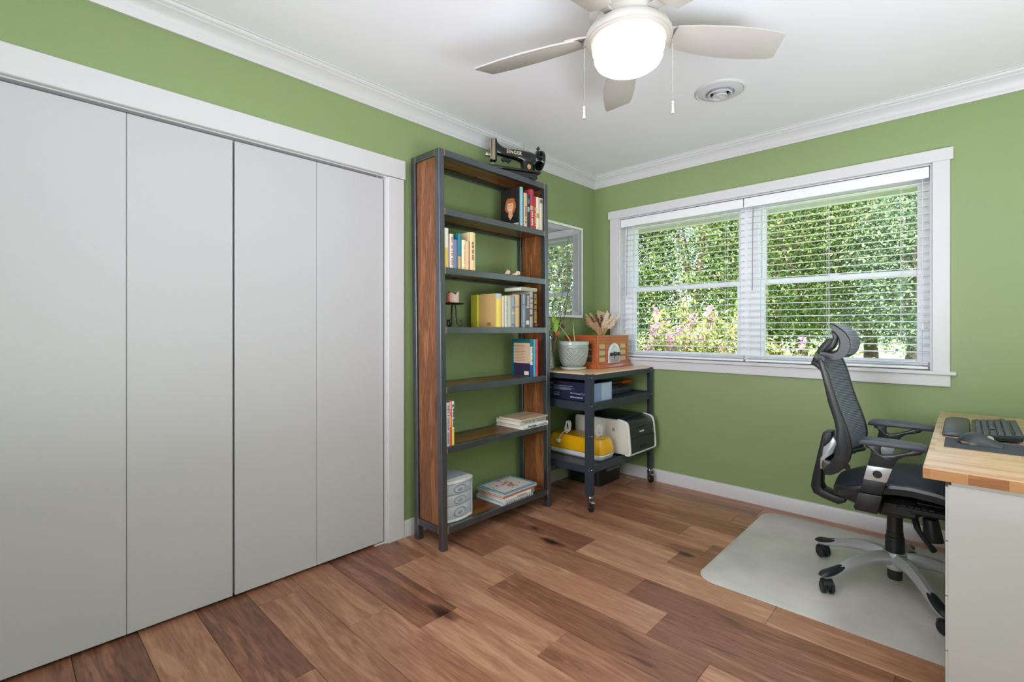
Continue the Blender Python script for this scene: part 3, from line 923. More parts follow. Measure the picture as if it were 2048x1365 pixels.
for q, (dz, rgb, lab) in enumerate(((0.0504, (190, 96, 84), 'red patterned magazine under the blue bordered one'), (0.0606, (206, 200, 204), 'thin white magazine between the patterned ones'), (0.0688, (112, 160, 178), 'blue bordered magazine on top of the bottom shelf stack'))):
    b, M = flat_book(lab, 0.09, 0.326, -1.440 + q * 0.002, -1.135, Z6 + dz, 0.0100 if q < 1 else 0.008, rgb, rot=0.015, group=None)
zz = Z6 + 0.0768
obj('cover_page', MB().box(0.112, 0.310, -1.415, -1.158, zz, zz + 0.0005).xf(M), cmat((226, 214, 206)), b)
mb = MB()
r = random.Random(12)
for k in range(26):
    a, c = r.gauss(0.205, 0.030), r.gauss(-1.30, 0.045)
    mb.prism(ell(a, c, r.uniform(0.006, 0.016), r.uniform(0.004, 0.012), 8, 0.2, k), zz + 0.0005, zz + 0.0008 + k * 0.00002, 'xy')
obj('cover_picture', mb.xf(M), cmat((176, 120, 116)), b)
mb = MB()
for k in range(11):
    mb.box(0.118, 0.128, -1.30 + k * 0.012, -1.292 + k * 0.012, zz + 0.0005, zz + 0.0009)
obj('cover_title', mb.xf(M), cmat((190, 60, 70)), b)

# ------------------------------------------------------------------ shells, candle, figurine, drawers
mat('shell', (226, 190, 164), rough=0.45, var=0.2, scale=60)
def shell(c, L, rot, label, group):
    b = MB()
    n = 26
    for k in range(n):          # spiral shell with spines
        t = k / n
        a = t * 4.4 * PI
        r = L * 0.26 * (1 - t) ** 1.1
        b.sph((L * (0.5 - t), math.cos(a) * r * 0.25, r + math.sin(a) * r * 0.2), max(r, 0.0018), 10, 7, (0.8, 1, 1))
    for k in range(9):
        a = k * 0.72
        t = 0.1 + 0.06 * k
        r = L * 0.26 * (1 - t)
        p = Vector((L * (0.5 - t), math.cos(a) * r * 1.0, r + math.sin(a) * r))
        b.cyl(p, p + Vector((L * 0.05, math.cos(a) * L * 0.16, max(-r * 0.6, math.sin(a) * L * 0.16))), L * 0.05, 0.0005, 8)
    M = Matrix.Translation(c) @ Matrix.Rotation(rot, 4, 'Z')
    o = obj('seashell', b, 'shell', None, M=M)
    return tag(o, label, 'seashell', group)
shell((0.262, -1.345, Z2 + 0.0030), 0.060, 1.9, 'rounded pink seashell, left of the pair on the bookcase', None)
shell((0.262, -1.275, Z2 + 0.0030), 0.058, 1.2, 'spiky pale seashell, right of the pair on the bookcase', None)
cd = thing('candle_holder', 'black wrought iron candle holder with scroll foot', 'candle holder', (0.16, -1.68, Z3))
cc = (0.16, -1.680)
mb = MB().lathe([(0.0001, 0.0), (0.050, 0.001), (0.064, 0.008), (0.066, 0.010), (0.050, 0.005), (0.0001, 0.004)], (cc[0], cc[1], Z3 + 0.128), 32)
obj('dish', mb, 'black_satin', cd)
for a0 in (0, 120, 240):
    a = math.radians(a0 + 60)
    d = Vector((math.cos(a), math.sin(a), 0))
    pts = [Vector((cc[0], cc[1], Z3 + 0.127)) + d * r_ + Vector((0, 0, z_)) for r_, z_ in smooth_pts([(0.012, 0.0), (0.016, -0.03), (0.018, -0.07), (0.024, -0.105), (0.040, -0.121), (0.054, -0.108), (0.052, -0.090), (0.042, -0.088), (0.040, -0.098)], 5)]
    obj('scroll_leg', MB().tube(pts, 0.0045, 8), 'black_satin', cd)
mat('candle_wax', (238, 206, 190), rough=0.5, var=0.12, scale=40)
cn = MB()
ring = []
r = random.Random(5)
secs = []
for k in range(7):
    z = Z3 + 0.1335 + 0.062 * k / 6
    secs.append([Vector((cc[0] + 0.033 * math.cos(2 * PI * j / 24), cc[1] + 0.033 * math.sin(2 * PI * j / 24), z + (0.012 * math.sin(j * 0.9) * math.cos(j * 0.4) if k == 6 else 0))) for j in range(24)])
cn.loft(secs)
c = tag(obj('candle', cn, 'candle_wax'), 'pale pink melted pillar candle standing on the iron holder', 'candle')
drip = MB()
for k in range(7):
    a = PI + 0.5 + k * 0.22
    drip.tube([(cc[0] + 0.034 * math.cos(a), cc[1] + 0.034 * math.sin(a), Z3 + 0.194 - 0.002 * (k % 3)), (cc[0] + 0.036 * math.cos(a), cc[1] + 0.036 * math.sin(a), Z3 + 0.165), (cc[0] + 0.035 * math.cos(a), cc[1] + 0.035 * math.sin(a), Z3 + 0.142 + 0.006 * (k % 3))], [0.004, 0.004, 0.006], 8)
obj('wax_drip', drip, mat('pink_wax', (226, 132, 116), rough=0.4, var=0.1), c)
obj('wick', MB().cyl((cc[0], cc[1], Z3 + 0.193), (cc[0], cc[1], Z3 + 0.206), 0.001, seg=6), 'dark_rubber', c)
mixmat('figurine_glass', (150, 90, 110), 0.35, gloss=0.12)
fg = MB().sph((0.285, -1.095, Z3 + 0.012), 0.012, 12, 8).sph((0.285, -1.098, Z3 + 0.029), 0.008, 12, 8).cyl((0.285, -1.088, Z3 + 0.012), (0.285, -1.075, Z3 + 0.022), 0.005, 0.001, 8).cyl((0.285, -1.103, Z3 + 0.033), (0.285, -1.112, Z3 + 0.036), 0.003, 0.001, 8)
tag(obj('figurine', fg, 'figurine_glass'), 'tiny glass bird figurine before the gold lettered book', 'figurine')

dr = thing('drawer_organizer', 'small white three drawer plastic organizer with frosted fronts', 'organizer', (0.17, -1.73, Z6))
mixmat('frosted_plastic', (226, 232, 242), 0.72, gloss=0.10, grough=0.25)
yA, yB, xf_ = -1.838, -1.626, 0.262
def bow(ya, yb, x, d, n=10):
    return [(x + d * (1 - (2 * k / n - 1) ** 2), ya + (yb - ya) * k / n) for k in range(n + 1)]
obj('top_panel', MB().prism([(0.07, yA - 0.002), *bow(yA - 0.002, yB + 0.002, xf_, 0.026), (0.07, yB + 0.002)], Z6 + 0.205, Z6 + 0.222, 'xy', 0.003), 'white_plastic', dr)
obj('top_tray', MB().box(0.085, 0.245, yA + 0.015, yB - 0.015, Z6 + 0.2215, Z6 + 0.225, 0.001), mat('organizer_tray', (196, 206, 222), rough=0.35), dr)
obj('base_panel', MB().prism([(0.07, yA), *bow(yA, yB, xf_, 0.024), (0.07, yB)], Z6 + 0.001, Z6 + 0.012, 'xy', 0.002), 'white_plastic', dr)
obj('side_frame', MB().box(0.07, xf_ + 0.002, yB - 0.005, yB, Z6 + 0.012, Z6 + 0.205, 0.001).box(0.07, xf_ + 0.002, yA, yA + 0.005, Z6 + 0.012, Z6 + 0.205, 0.001).box(0.07, 0.075, yA, yB, Z6 + 0.012, Z6 + 0.205), 'frosted_plastic', dr)
for k, (z0, z1) in enumerate(((0.014, 0.082), (0.085, 0.142), (0.145, 0.202))):
    d = obj('drawer', MB().prism([(0.09, yA + 0.008), *bow(yA + 0.008, yB - 0.008, xf_ - 0.004, 0.022), (0.09, yB - 0.008)], Z6 + z0, Z6 + z1, 'xy', 0.003), 'frosted_plastic', dr)
    zc = Z6 + (z0 + z1) / 2
    hh = (z1 - z0)
    yc = (yA + yB) / 2
    pts = [(xf_ + 0.0205, yc + 0.042 * math.cos(t), zc + hh * 0.36 * math.sin(t)) for t in [2 * PI * j / 24 for j in range(24)]]
    h = obj('drawer_handle', MB().tube(pts, 0.0028, 8, closed=True).sph((xf_ + 0.012, yc, zc - hh * 0.05), 0.022, 14, 10, (0.45, 1.0, hh * 9)), mat('handle_grey', (146, 152, 162), rough=0.3), d)

# ------------------------------------------------------------------ sewing machine on top of the bookcase
SMX = Matrix.Translation((0.170, -1.225, SH[0] + 0.0005)) @ Matrix.Rotation(math.radians(67.5), 4, 'Z')
sm = thing('sewing_machine', 'antique black cast iron sewing machine on top of the bookcase', 'sewing machine', (0.170, -1.225, SH[0]))
# local frame: u along the bed (needle at the left), v away from the viewer, z up
mb = MB().box(-0.185, 0.185, -0.088, 0.088, 0.034, 0.050, 0.004, seg=2)
mb.box(-0.165, 0.165, -0.076, 0.076, 0.0, 0.034, 0.002)
obj('bed', mb, 'black_gloss', sm, M=SMX)
obj('slide_plate', MB().box(-0.182, -0.10, -0.045, 0.045, 0.050, 0.052, 0.001), 'chrome', sm, M=SMX)
SMH = SMX @ Matrix.Translation((0.022, 0, 0.05)) @ Matrix.Diagonal((1, 1, 1.30, 1)) @ Matrix.Translation((0, 0, -0.05))
secs = []
for u, zc, hz, hv in smooth_pts([(-0.118, 0.158, 0.036, 0.024), (-0.09, 0.146, 0.026, 0.024), (-0.05, 0.139, 0.022, 0.024), (0.0, 0.137, 0.024, 0.026), (0.05, 0.134, 0.028, 0.029), (0.085, 0.126, 0.036, 0.033), (0.125, 0.122, 0.038, 0.036), (0.155, 0.124, 0.030, 0.032)], 4):
    secs.append([Vector((u, hv * math.copysign(abs(math.cos(t)) ** 0.75, math.cos(t)), zc + hz * math.copysign(abs(math.sin(t)) ** 0.75, math.sin(t)))) for t in [2 * PI * j / 20 for j in range(20)]])
arm = obj('arm', MB().loft(secs), 'black_gloss', sm, M=SMH)
secs = []
for z, uc, hu, hv in smooth_pts([(0.050, 0.102, 0.058, 0.042), (0.060, 0.104, 0.050, 0.038), (0.080, 0.108, 0.043, 0.034), (0.105, 0.106, 0.045, 0.033), (0.130, 0.106, 0.048, 0.032)], 4):
    secs.append([Vector((uc + hu * math.copysign(abs(math.cos(t)) ** 0.7, math.cos(t)), hv * math.copysign(abs(math.sin(t)) ** 0.7, math.sin(t)), z)) for t in [2 * PI * j / 20 for j in range(20)]])
obj('pillar', MB().loft(secs), 'black_gloss', sm, M=SMH)
hd = obj('head', MB().box(-0.152, -0.112, -0.024, 0.024, 0.085, 0.198, 0.010, seg=3), 'black_gloss', sm, M=SMH)
obj('face_plate', MB().box(-0.158, -0.151, -0.021, 0.021, 0.092, 0.194, 0.003, seg=2).box(-0.150, -0.128, -0.0265, -0.022, 0.090, 0.194, 0.002), mat('nickel', (196, 182, 160), rough=0.25, metal=0.9, var=0.15), hd, M=SMH)
obj('tension_dial', MB().cyl((-0.158, 0, 0.118), (-0.176, 0, 0.118), 0.010, 0.010, 16).cyl((-0.176, 0, 0.118), (-0.186, 0, 0.118), 0.013, 0.008, 16), 'chrome', hd, M=SMH)
obj('needle_bar', MB().cyl((-0.134, 0, 0.056), (-0.134, 0, 0.09), 0.0035, seg=10).box(-0.140, -0.128, -0.010, 0.008, 0.052, 0.058, 0.001).cyl((-0.144, 0.008, 0.060), (-0.144, 0.008, 0.09), 0.003, seg=8), 'chrome', sm, M=SMH)
obj('spool_pin', MB().cyl((0.082, 0, 0.158), (0.082, 0, 0.200), 0.0022, seg=8).cyl((0.082, 0, 0.155), (0.082, 0, 0.164), 0.008, seg=12), 'chrome', sm, M=SMH)
WM = SMX @ Matrix.Translation((0.010, 0, 0.022))
wheel = MB().lathe([(0.045, 0.0), (0.062, -0.002), (0.066, 0.006), (0.064, 0.015), (0.050, 0.017), (0.046, 0.012), (0.046, 0.004), (0.045, 0.0)], (0.205, 0, 0.128), 40, 'x')
wheel.cyl((0.198, 0, 0.128), (0.222, 0, 0.128), 0.020, 0.018, 20)
for k in range(5):
    a = 2 * PI * k / 5
    wheel.cyl((0.212, 0.015 * math.cos(a), 0.128 + 0.015 * math.sin(a)), (0.212, 0.050 * math.cos(a), 0.128 + 0.050 * math.sin(a)), 0.007, 0.006, 8)
obj('hand_wheel', wheel, 'black_gloss', sm, M=WM)
obj('wheel_hub', MB().cyl((0.15, 0, 0.128), (0.200, 0, 0.128), 0.022, 0.020, 20).cyl((0.222, 0, 0.128), (0.230, 0, 0.128), 0.012, 0.010, 16), 'chrome', sm, M=WM)
obj('bobbin_winder', MB().box(0.160, 0.190, -0.030, -0.010, 0.150, 0.166, 0.003).cyl((0.176, -0.02, 0.166), (0.176, -0.02, 0.190), 0.005, seg=10).cyl((0.176, -0.02, 0.176), (0.176, -0.02, 0.182), 0.012, seg=14), 'black_satin', sm, M=SMH)
obj('motor', MB().cyl((0.105, 0.062, 0.105), (0.185, 0.062, 0.105), 0.026, seg=20).box(0.12, 0.15, 0.03, 0.062, 0.095, 0.115, 0.003), 'black_satin', sm, M=SMH)
obj('stitch_regulator', MB().box(0.108, 0.130, -0.040, -0.034, 0.098, 0.142, 0.003).cyl((0.119, -0.040, 0.108), (0.119, -0.050, 0.108), 0.005, seg=12), 'black_satin', sm, M=SMH)
obj('badge', MB().cyl((0.102, -0.0365, 0.078), (0.102, -0.0385, 0.078), 0.013, seg=24), 'gold_paint', sm, M=SMH)
obj('lower_tension', MB().box(-0.075, -0.01, -0.012, 0.012, 0.098, 0.112, 0.003).cyl((-0.06, 0, 0.092), (-0.06, 0, 0.112), 0.008, seg=12).cyl((-0.03, 0, 0.090), (-0.03, 0, 0.112), 0.008, seg=12), 'black_satin', sm, M=SMH)
lettering('SINGER', 0.023, SMH @ axes((0.000, -0.0288, 0.1395), (1, -0.035, -0.02), (0, 0, 1)), 'cream_print', sm, depth=0.0022, width=0.102, spacing=1.2)

# ------------------------------------------------------------------ framed picture
fr = thing('picture_frame', 'white framed picture on the green wall behind the plants', 'picture', (0.0, -0.50, 1.26))
mb = MB()
FY0, FY1, FZ0, FZ1 = -0.80, -0.197, 1.260, 1.990
mb.box(0.0005, 0.024, FY0, FY0 + 0.018, FZ0 + 0.018, FZ1 - 0.018).box(0.0005, 0.024, FY1 - 0.018, FY1, FZ0 + 0.018, FZ1 - 0.018).box(0.0005, 0.024, FY0, FY1, FZ0, FZ0 + 0.018).box(0.0005, 0.024, FY0, FY1, FZ1 - 0.018, FZ1)
obj('frame', mb, 'frame_white', fr)
obj('mat_board', MB().box(0.002, 0.010, FY0 + 0.018, FY1 - 0.018, FZ0 + 0.018, FZ1 - 0.018), mat('mat_board', (206, 208, 212), rough=0.8), fr)
obj('print', MB().box(0.010, 0.011, FY0 + 0.05, FY1 - 0.050, FZ0 + 0.045, FZ1 - 0.05), mat('print_grey', (120, 132, 138), rough=0.8, var=0.3, scale=9), fr)
m, n, b_ = nodes_of('picture_glass')
n.nodes.clear()
out = n.nodes.new('ShaderNodeOutputMaterial'); tr = n.nodes.new('ShaderNodeBsdfTransparent'); gl = n.nodes.new('ShaderNodeBsdfGlossy'); mx = n.nodes.new('ShaderNodeMixShader')
gl.inputs['Roughness'].default_value = 0.0
mx.inputs[0].default_value = 0.30
n.links.new(tr.outputs[0], mx.inputs[1]); n.links.new(gl.outputs[0], mx.inputs[2]); n.links.new(mx.outputs[0], out.inputs[0])
obj('glass', MB().box(0.016, 0.018, FY0 + 0.018, FY1 - 0.018, FZ0 + 0.018, FZ1 - 0.018), m, fr)

# ------------------------------------------------------------------ utility cart
ct = thing('utility_cart', 'black metal rolling cart with light wood top', 'cart', (0.31, -0.46, 0))
CX0, CX1, CYa, CYb = 0.055, 0.562, -0.884, -0.048
def lpost(x, y, sx, sy):
    mb = MB().prism([(x, y), (x - sx * 0.045, y), (x - sx * 0.045, y - sy * 0.003), (x - sx * 0.003, y - sy * 0.003), (x - sx * 0.003, y - sy * 0.042), (x, y - sy * 0.042)], 0.098, 0.878, 'xy')
    p = obj('post', mb, 'cart_metal', ct)
    bl = MB()
    for z in (0.855, 0.672, 0.48, 0.262):
        bl.cyl((x - sx * 0.012, y + sy * 0.0003, z), (x - sx * 0.012, y + sy * 0.003, z), 0.004, 0.003, 10)
        bl.cyl((x + sx * 0.0003, y - sy * 0.014, z), (x + sx * 0.003, y - sy * 0.014, z), 0.004, 0.003, 10)
    obj('bolt', bl, 'chrome', p)
for x, sx in ((CX0, -1), (CX1, 1)):
    for y, sy in ((CYa, -1), (CYb, 1)):
        lpost(x, y, sx, sy)
        # swivel caster
        cs = obj('caster_stem', MB().cyl((x - sx * 0.016, y - sy * 0.016, 0.072), (x - sx * 0.016, y - sy * 0.016, 0.104), 0.009, seg=12).cyl((x - sx * 0.016, y - sy * 0.016, 0.082), (x - sx * 0.016, y - sy * 0.016, 0.096), 0.018, 0.016, 20), 'chrome', ct)
        wx, wy = x - sx * 0.016 + 0.012, y - sy * 0.016 - 0.010
        R = Matrix.Translation((wx, wy, 0.035)) @ Matrix.Rotation(math.radians(-32), 4, 'Z')
        obj('fork', MB().prism([(-0.022, 0.055), (0.014, 0.055), (0.012, -0.004), (0.0, -0.010), (-0.012, -0.004)], -0.017, -0.014, 'xz', M=R).prism([(-0.022, 0.055), (0.014, 0.055), (0.012, -0.004), (0.0, -0.010), (-0.012, -0.004)], 0.014, 0.017, 'xz', M=R).box(-0.022, 0.014, -0.017, 0.017, 0.050, 0.055, M=R), 'chrome', cs)
        obj('wheel', MB().lathe([(0.008, -0.011), (0.028, -0.011), (0.034, -0.007), (0.035, 0.0), (0.034, 0.007), (0.028, 0.011), (0.008, 0.011), (0.008, -0.011)], (0, 0, 0), 28, 'y').xf(R), 'dark_rubber', cs)
        obj('hub', MB().lathe([(0.0001, -0.012), (0.012, -0.012), (0.012, 0.012), (0.0001, 0.012)], (0, 0, 0), 16, 'y').xf(R), 'grey_plastic', cs)
        if sx > 0:
            obj('brake_pedal', MB().box(0.012, 0.044, -0.012, 0.012, 0.030, 0.036, 0.002, M=R), 'grey_plastic', cs)
def tray(z, t, name):
    mb = MB().box(CX0 + 0.005, CX1 - 0.005, CYa + 0.005, CYb - 0.005, z - 0.012, z - 0.010)
    mb.box(CX1 - 0.005, CX1 - 0.003, CYa + 0.003, CYb - 0.003, z - t, z, 0).box(CX0 + 0.003, CX0 + 0.005, CYa + 0.003, CYb - 0.003, z - t, z)
    mb.box(CX0 + 0.005, CX1 - 0.005, CYa + 0.0032, CYa + 0.005, z - t, z - 0.0002).box(CX0 + 0.005, CX1 - 0.005, CYb - 0.005, CYb - 0.0032, z - t, z - 0.0002)
    obj(name, mb, 'cart_metal', ct)
tray(0.693, 0.054, 'middle_shelf')
tray(0.285, 0.046, 'bottom_shelf')
tray(0.872, 0.034, 'top_frame')
obj('cart_top', MB().box(CX0 + 0.006, CX1 - 0.006, CYa + 0.006, CYb - 0.006, 0.861, 0.880, 0.002), 'pine_top', ct)

ZT = 0.8804
# radio
rd = thing('radio', 'reddish wooden retro radio with silver arched dial', 'radio', (0.23, -0.30, ZT))
RX0, RX1, RY0, RY1 = 0.085, 0.378, -0.522, -0.088
obj('base_plinth', MB().prism([(RX0 - 0.005, 0.0), (RX1 + 0.015, 0.0), (RX1 + 0.018, 0.008), (RX1 + 0.012, 0.020), (RX1 + 0.002, 0.028), (RX0 - 0.005, 0.028)], RY0 - 0.010, RY1 + 0.012, 'xz', 0.002, M=Matrix.Translation((0, 0, ZT))), 'radio_wood', rd)
# cabinet with slotted front and side: built from bars so the grilles are real openings
mb = MB()
mb.box(RX0, RX1, RY0, RY1, ZT + 0.198, ZT + 0.238, 0.003)
mb.box(RX0 + 0.0005, RX0 + 0.01, RY0 + 0.001, RY1 - 0.001, ZT + 0.026, ZT + 0.2)
mb.box(RX0 + 0.001, RX1 - 0.001, RY1 - 0.012, RY1 - 0.0005, ZT + 0.026, ZT + 0.2)
for z0, z1 in ((0.026, 0.048), (0.084, 0.096), (0.132, 0.144), (0.180, 0.1995)):
    mb.box(RX1 - 0.012, RX1, RY0 + 0.002, RY1 - 0.002, ZT + z0, ZT + z1, 0.001)
    mb.box(RX0 + 0.002, RX1 - 0.004, RY0, RY0 + 0.012, ZT + z0, ZT + z1, 0.001)
for y0, y1 in ((RY0 + 0.0007, RY0 + 0.024), (RY1 - 0.018, RY1 - 0.0003), (-0.402, -0.206)):
    mb.box(RX1 - 0.011, RX1 - 0.0006, y0, y1, ZT + 0.027, ZT + 0.1985, 0.0008)
mb.box(RX0 + 0.0015, RX0 + 0.035, RY0 + 0.0006, RY0 + 0.0115, ZT + 0.027, ZT + 0.1985, 0.0008)
mb.box(RX1 - 0.05, RX1 - 0.0025, RY0 + 0.0004, RY0 + 0.0115, ZT + 0.027, ZT + 0.1985, 0.0008)
obj('cabinet', mb, 'radio_wood', rd)
obj('lid', MB().box(RX0 - 0.002, RX1 + 0.003, RY0 - 0.003, RY1 + 0.003, ZT + 0.224, ZT + 0.2425, 0.003).box(RX0 - 0.001, RX1 + 0.0015, RY0 - 0.0015, RY1 + 0.0015, ZT + 0.2065, ZT + 0.2085), 'radio_wood', rd)
obj('speaker_cloth', MB().box(RX0 + 0.012, RX1 - 0.014, RY0 + 0.014, RY1 - 0.014, ZT + 0.03, ZT + 0.197), mat('grille_cloth', (212, 198, 146), rough=0.9, var=0.15, scale=300), rd)
obj('side_grille', MB().box(RX0 + 0.03, RX1 - 0.03, RY0 + 0.006, RY0 + 0.0075, ZT + 0.04, ZT + 0.19), mat('side_cloth', (74, 66, 52), rough=0.9, var=0.2, scale=300), rd)
yc = -0.304
arch = [(yc - 0.082, ZT + 0.034), (yc + 0.082, ZT + 0.034), (yc + 0.082, ZT + 0.100)] + [(yc + 0.082 * math.cos(t), ZT + 0.105 + 0.078 * math.sin(t)) for t in [PI * k / 20 for k in range(1, 20)]] + [(yc - 0.082, ZT + 0.100)]
dp = obj('dial_plate', MB().prism(arch, RX1, RX1 + 0.006, 'yz', 0.0015), 'silver_paint', rd)
for dy, rr_, dz in ((-0.048, 0.0135, 0.098), (0.004, 0.016, 0.102), (0.052, 0.0135, 0.100)):
    obj('knob', MB().lathe([(0.0001, 0.0), (rr_, 0.0), (rr_, 0.012), (rr_ * 0.86, 0.017), (0.0001, 0.018)], (RX1 + 0.006, yc + dy, ZT + dz), 20, 'x'), 'black_satin', dp)
mb = MB()
for t in range(10, 171, 8):
    a = math.radians(t)
    for rad in (0.038,):
        mb.box(RX1 + 0.0055, RX1 + 0.0066, yc + rad * math.cos(a) - 0.002, yc + rad * math.cos(a) + 0.002, ZT + 0.122 + rad * math.sin(a) - 0.0012, ZT + 0.122 + rad * math.sin(a) + 0.0012)
for k in range(4):
    mb.cyl((RX1 + 0.006, yc - 0.06 + k * 0.011, ZT + 0.074), (RX1 + 0.0075, yc - 0.06 + k * 0.011, ZT + 0.074), 0.0026, seg=8)
    mb.cyl((RX1 + 0.006, yc + 0.06 - k * 0.011, ZT + 0.074), (RX1 + 0.0075, yc + 0.06 - k * 0.011, ZT + 0.074), 0.0026, seg=8)
mb.cyl((RX1 + 0.006, yc, ZT + 0.074), (RX1 + 0.008, yc, ZT + 0.074), 0.009, seg=16)
obj('dial_marks', mb, 'black_satin', dp)
obj('tape_slot', MB().box(RX1 + 0.006, RX1 + 0.008, yc - 0.05, yc + 0.05, ZT + 0.044, ZT + 0.064, 0.001), 'grey_plastic', dp)

# planter pot with a diamond pattern
pc = (0.268, -0.668)
pt = thing('planter', 'pale grey green glazed planter with diamond pattern and saucer', 'planter', (pc[0], pc[1], ZT))
mb = MB()
prof = smooth_pts([(0.072, 0.024), (0.088, 0.050), (0.100, 0.090), (0.106, 0.130), (0.108, 0.165), (0.107, 0.172)], 20)
seg = 288
rings = []
for r_, z_ in prof:
    ring = []
    for k in range(seg):
        a = 2 * PI * k / seg
        u = a * 18
        w = (z_ - 0.03) * 190
        d = 0.0
        if 0.03 < z_ < 0.158:
            g1 = abs(math.sin((u + w) / 2))
            g2 = abs(math.sin((u - w) / 2))
            d = -0.0035 * min(1, min(g1, g2) * 2.4) + 0.0012
        ring.append(mb.bm.verts.new((pc[0] + (r_ + d) * math.cos(a), pc[1] + (r_ + d) * math.sin(a), ZT + z_)))
    rings.append(ring)
for a_, b2 in zip(rings, rings[1:]):
    for k in range(seg):
        mb.bm.faces.new((a_[k], a_[(k + 1) % seg], b2[(k + 1) % seg], b2[k]))
mb.bm.faces.new(rings[0][::-1])
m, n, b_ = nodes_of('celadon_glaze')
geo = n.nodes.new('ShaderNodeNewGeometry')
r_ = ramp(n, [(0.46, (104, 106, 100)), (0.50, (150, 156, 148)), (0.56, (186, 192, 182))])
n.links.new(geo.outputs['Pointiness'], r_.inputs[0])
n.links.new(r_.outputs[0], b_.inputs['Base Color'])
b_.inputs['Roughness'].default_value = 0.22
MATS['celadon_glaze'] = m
obj('pot', mb, 'celadon_glaze', pt)
mat('glaze_rim', (160, 178, 172), rough=0.2, var=0.08)
obj('rim', MB().lathe([(0.107, 0.170), (0.111, 0.174), (0.112, 0.192), (0.110, 0.199), (0.104, 0.199), (0.100, 0.190), (0.098, 0.16)], (*pc, ZT), 56), 'glaze_rim', pt)
obj('soil', MB().lathe([(0.0001, 0.176), (0.099, 0.174)], (*pc, ZT), 32), mat('soil', (58, 44, 34), rough=1, var=0.5, scale=200), pt)
obj('saucer', MB().lathe([(0.0001, 0.0), (0.078, 0.0), (0.090, 0.006), (0.094, 0.020), (0.091, 0.022), (0.086, 0.012), (0.070, 0.010), (0.0001, 0.010)], (*pc, ZT), 48), mat('saucer_glaze', (182, 186, 180), rough=0.25), pt)
# plant growing in the pot
mat('leaf_green', (146, 186, 36), rough=0.35, var=0.2, scale=30)
mat('stem_green', (156, 186, 110), rough=0.4, var=0.15)
pl = thing('houseplant', 'sparse vine with bright green leaves growing in the glazed planter', 'plant', (pc[0] - 0.02, pc[1], ZT + 0.175))
obj('stem', MB().tube(smooth_pts([(pc[0], pc[1] - 0.005, ZT + 0.17), (pc[0] - 0.02, pc[1] - 0.04, ZT + 0.235), (pc[0] - 0.035, pc[1] - 0.10, ZT + 0.300), (pc[0] - 0.05, pc[1] - 0.15, ZT + 0.330), (pc[0] - 0.06, pc[1] - 0.20, ZT + 0.348)], 5), [0.0042 - 0.00009 * k for k in range(21)], 8), 'stem_green', pl)
obj('shoot', MB().tube(smooth_pts([(pc[0] + 0.01, pc[1] + 0.01, ZT + 0.17), (pc[0] + 0.008, pc[1], ZT + 0.25), (pc[0] + 0.002, pc[1] - 0.005, ZT + 0.345)], 6), [0.0046, .0046, .0044, .0042, .004, .0036, .0032, .0028, .0022, .0016, .0012, .0009, .0006][:13], 8), 'stem_green', pl)
def leafshape(p, d, L, w, up=(0, 0, 1), curl=0.25):
    """one heart-shaped leaf blade as a curved, thick mesh"""
    d = Vector(d).normalized()
    up = Vector(up)
    s = d.cross(up).normalized()
    nrm = s.cross(d).normalized()
    mb = MB()
    secs = []
    for k in range(9):
        t = k / 8
        ww = w * math.sin(PI * min(1, (t * 0.92 + 0.06))) ** 0.8 * (1.25 - 0.7 * t)
        c = Vector(p) + d * (L * t) - nrm * (curl * L * t * t)
        row = [c + s * (ww * q) + nrm * (abs(q) * ww * 0.35) for q in (-1, -0.5, 0, 0.5, 1)]
        secs.append(row + [v_ - nrm * 0.0006 for v_ in row[::-1]])
    return mb.loft(secs)
for p, d, L, w in (((pc[0] - 0.060, pc[1] - 0.20, ZT + 0.345), (0.0, -1, -0.15), 0.07, 0.026), ((pc[0] - 0.052, pc[1] - 0.155, ZT + 0.335), (0.3, -0.5, 0.9), 0.055, 0.024), ((pc[0] - 0.048, pc[1] - 0.145, ZT + 0.325), (0.35, -0.2, -0.9), 0.065, 0.022), ((pc[0] - 0.046, pc[1] - 0.135, ZT + 0.322), (-0.35, 0.4, 0.9), 0.05, 0.022)):
    obj('leaf', leafshape(p, d, L, w, (1, -0.3, 0.4)), 'leaf_green', pl)
obj('dry_leaf', leafshape((pc[0] - 0.03, pc[1] - 0.02, ZT + 0.20), (-0.2, -1, 0.25), 0.10, 0.012, (0, 0, 1), 0.1), mat('leaf_dry', (176, 120, 60), rough=0.6, var=0.2), pl)

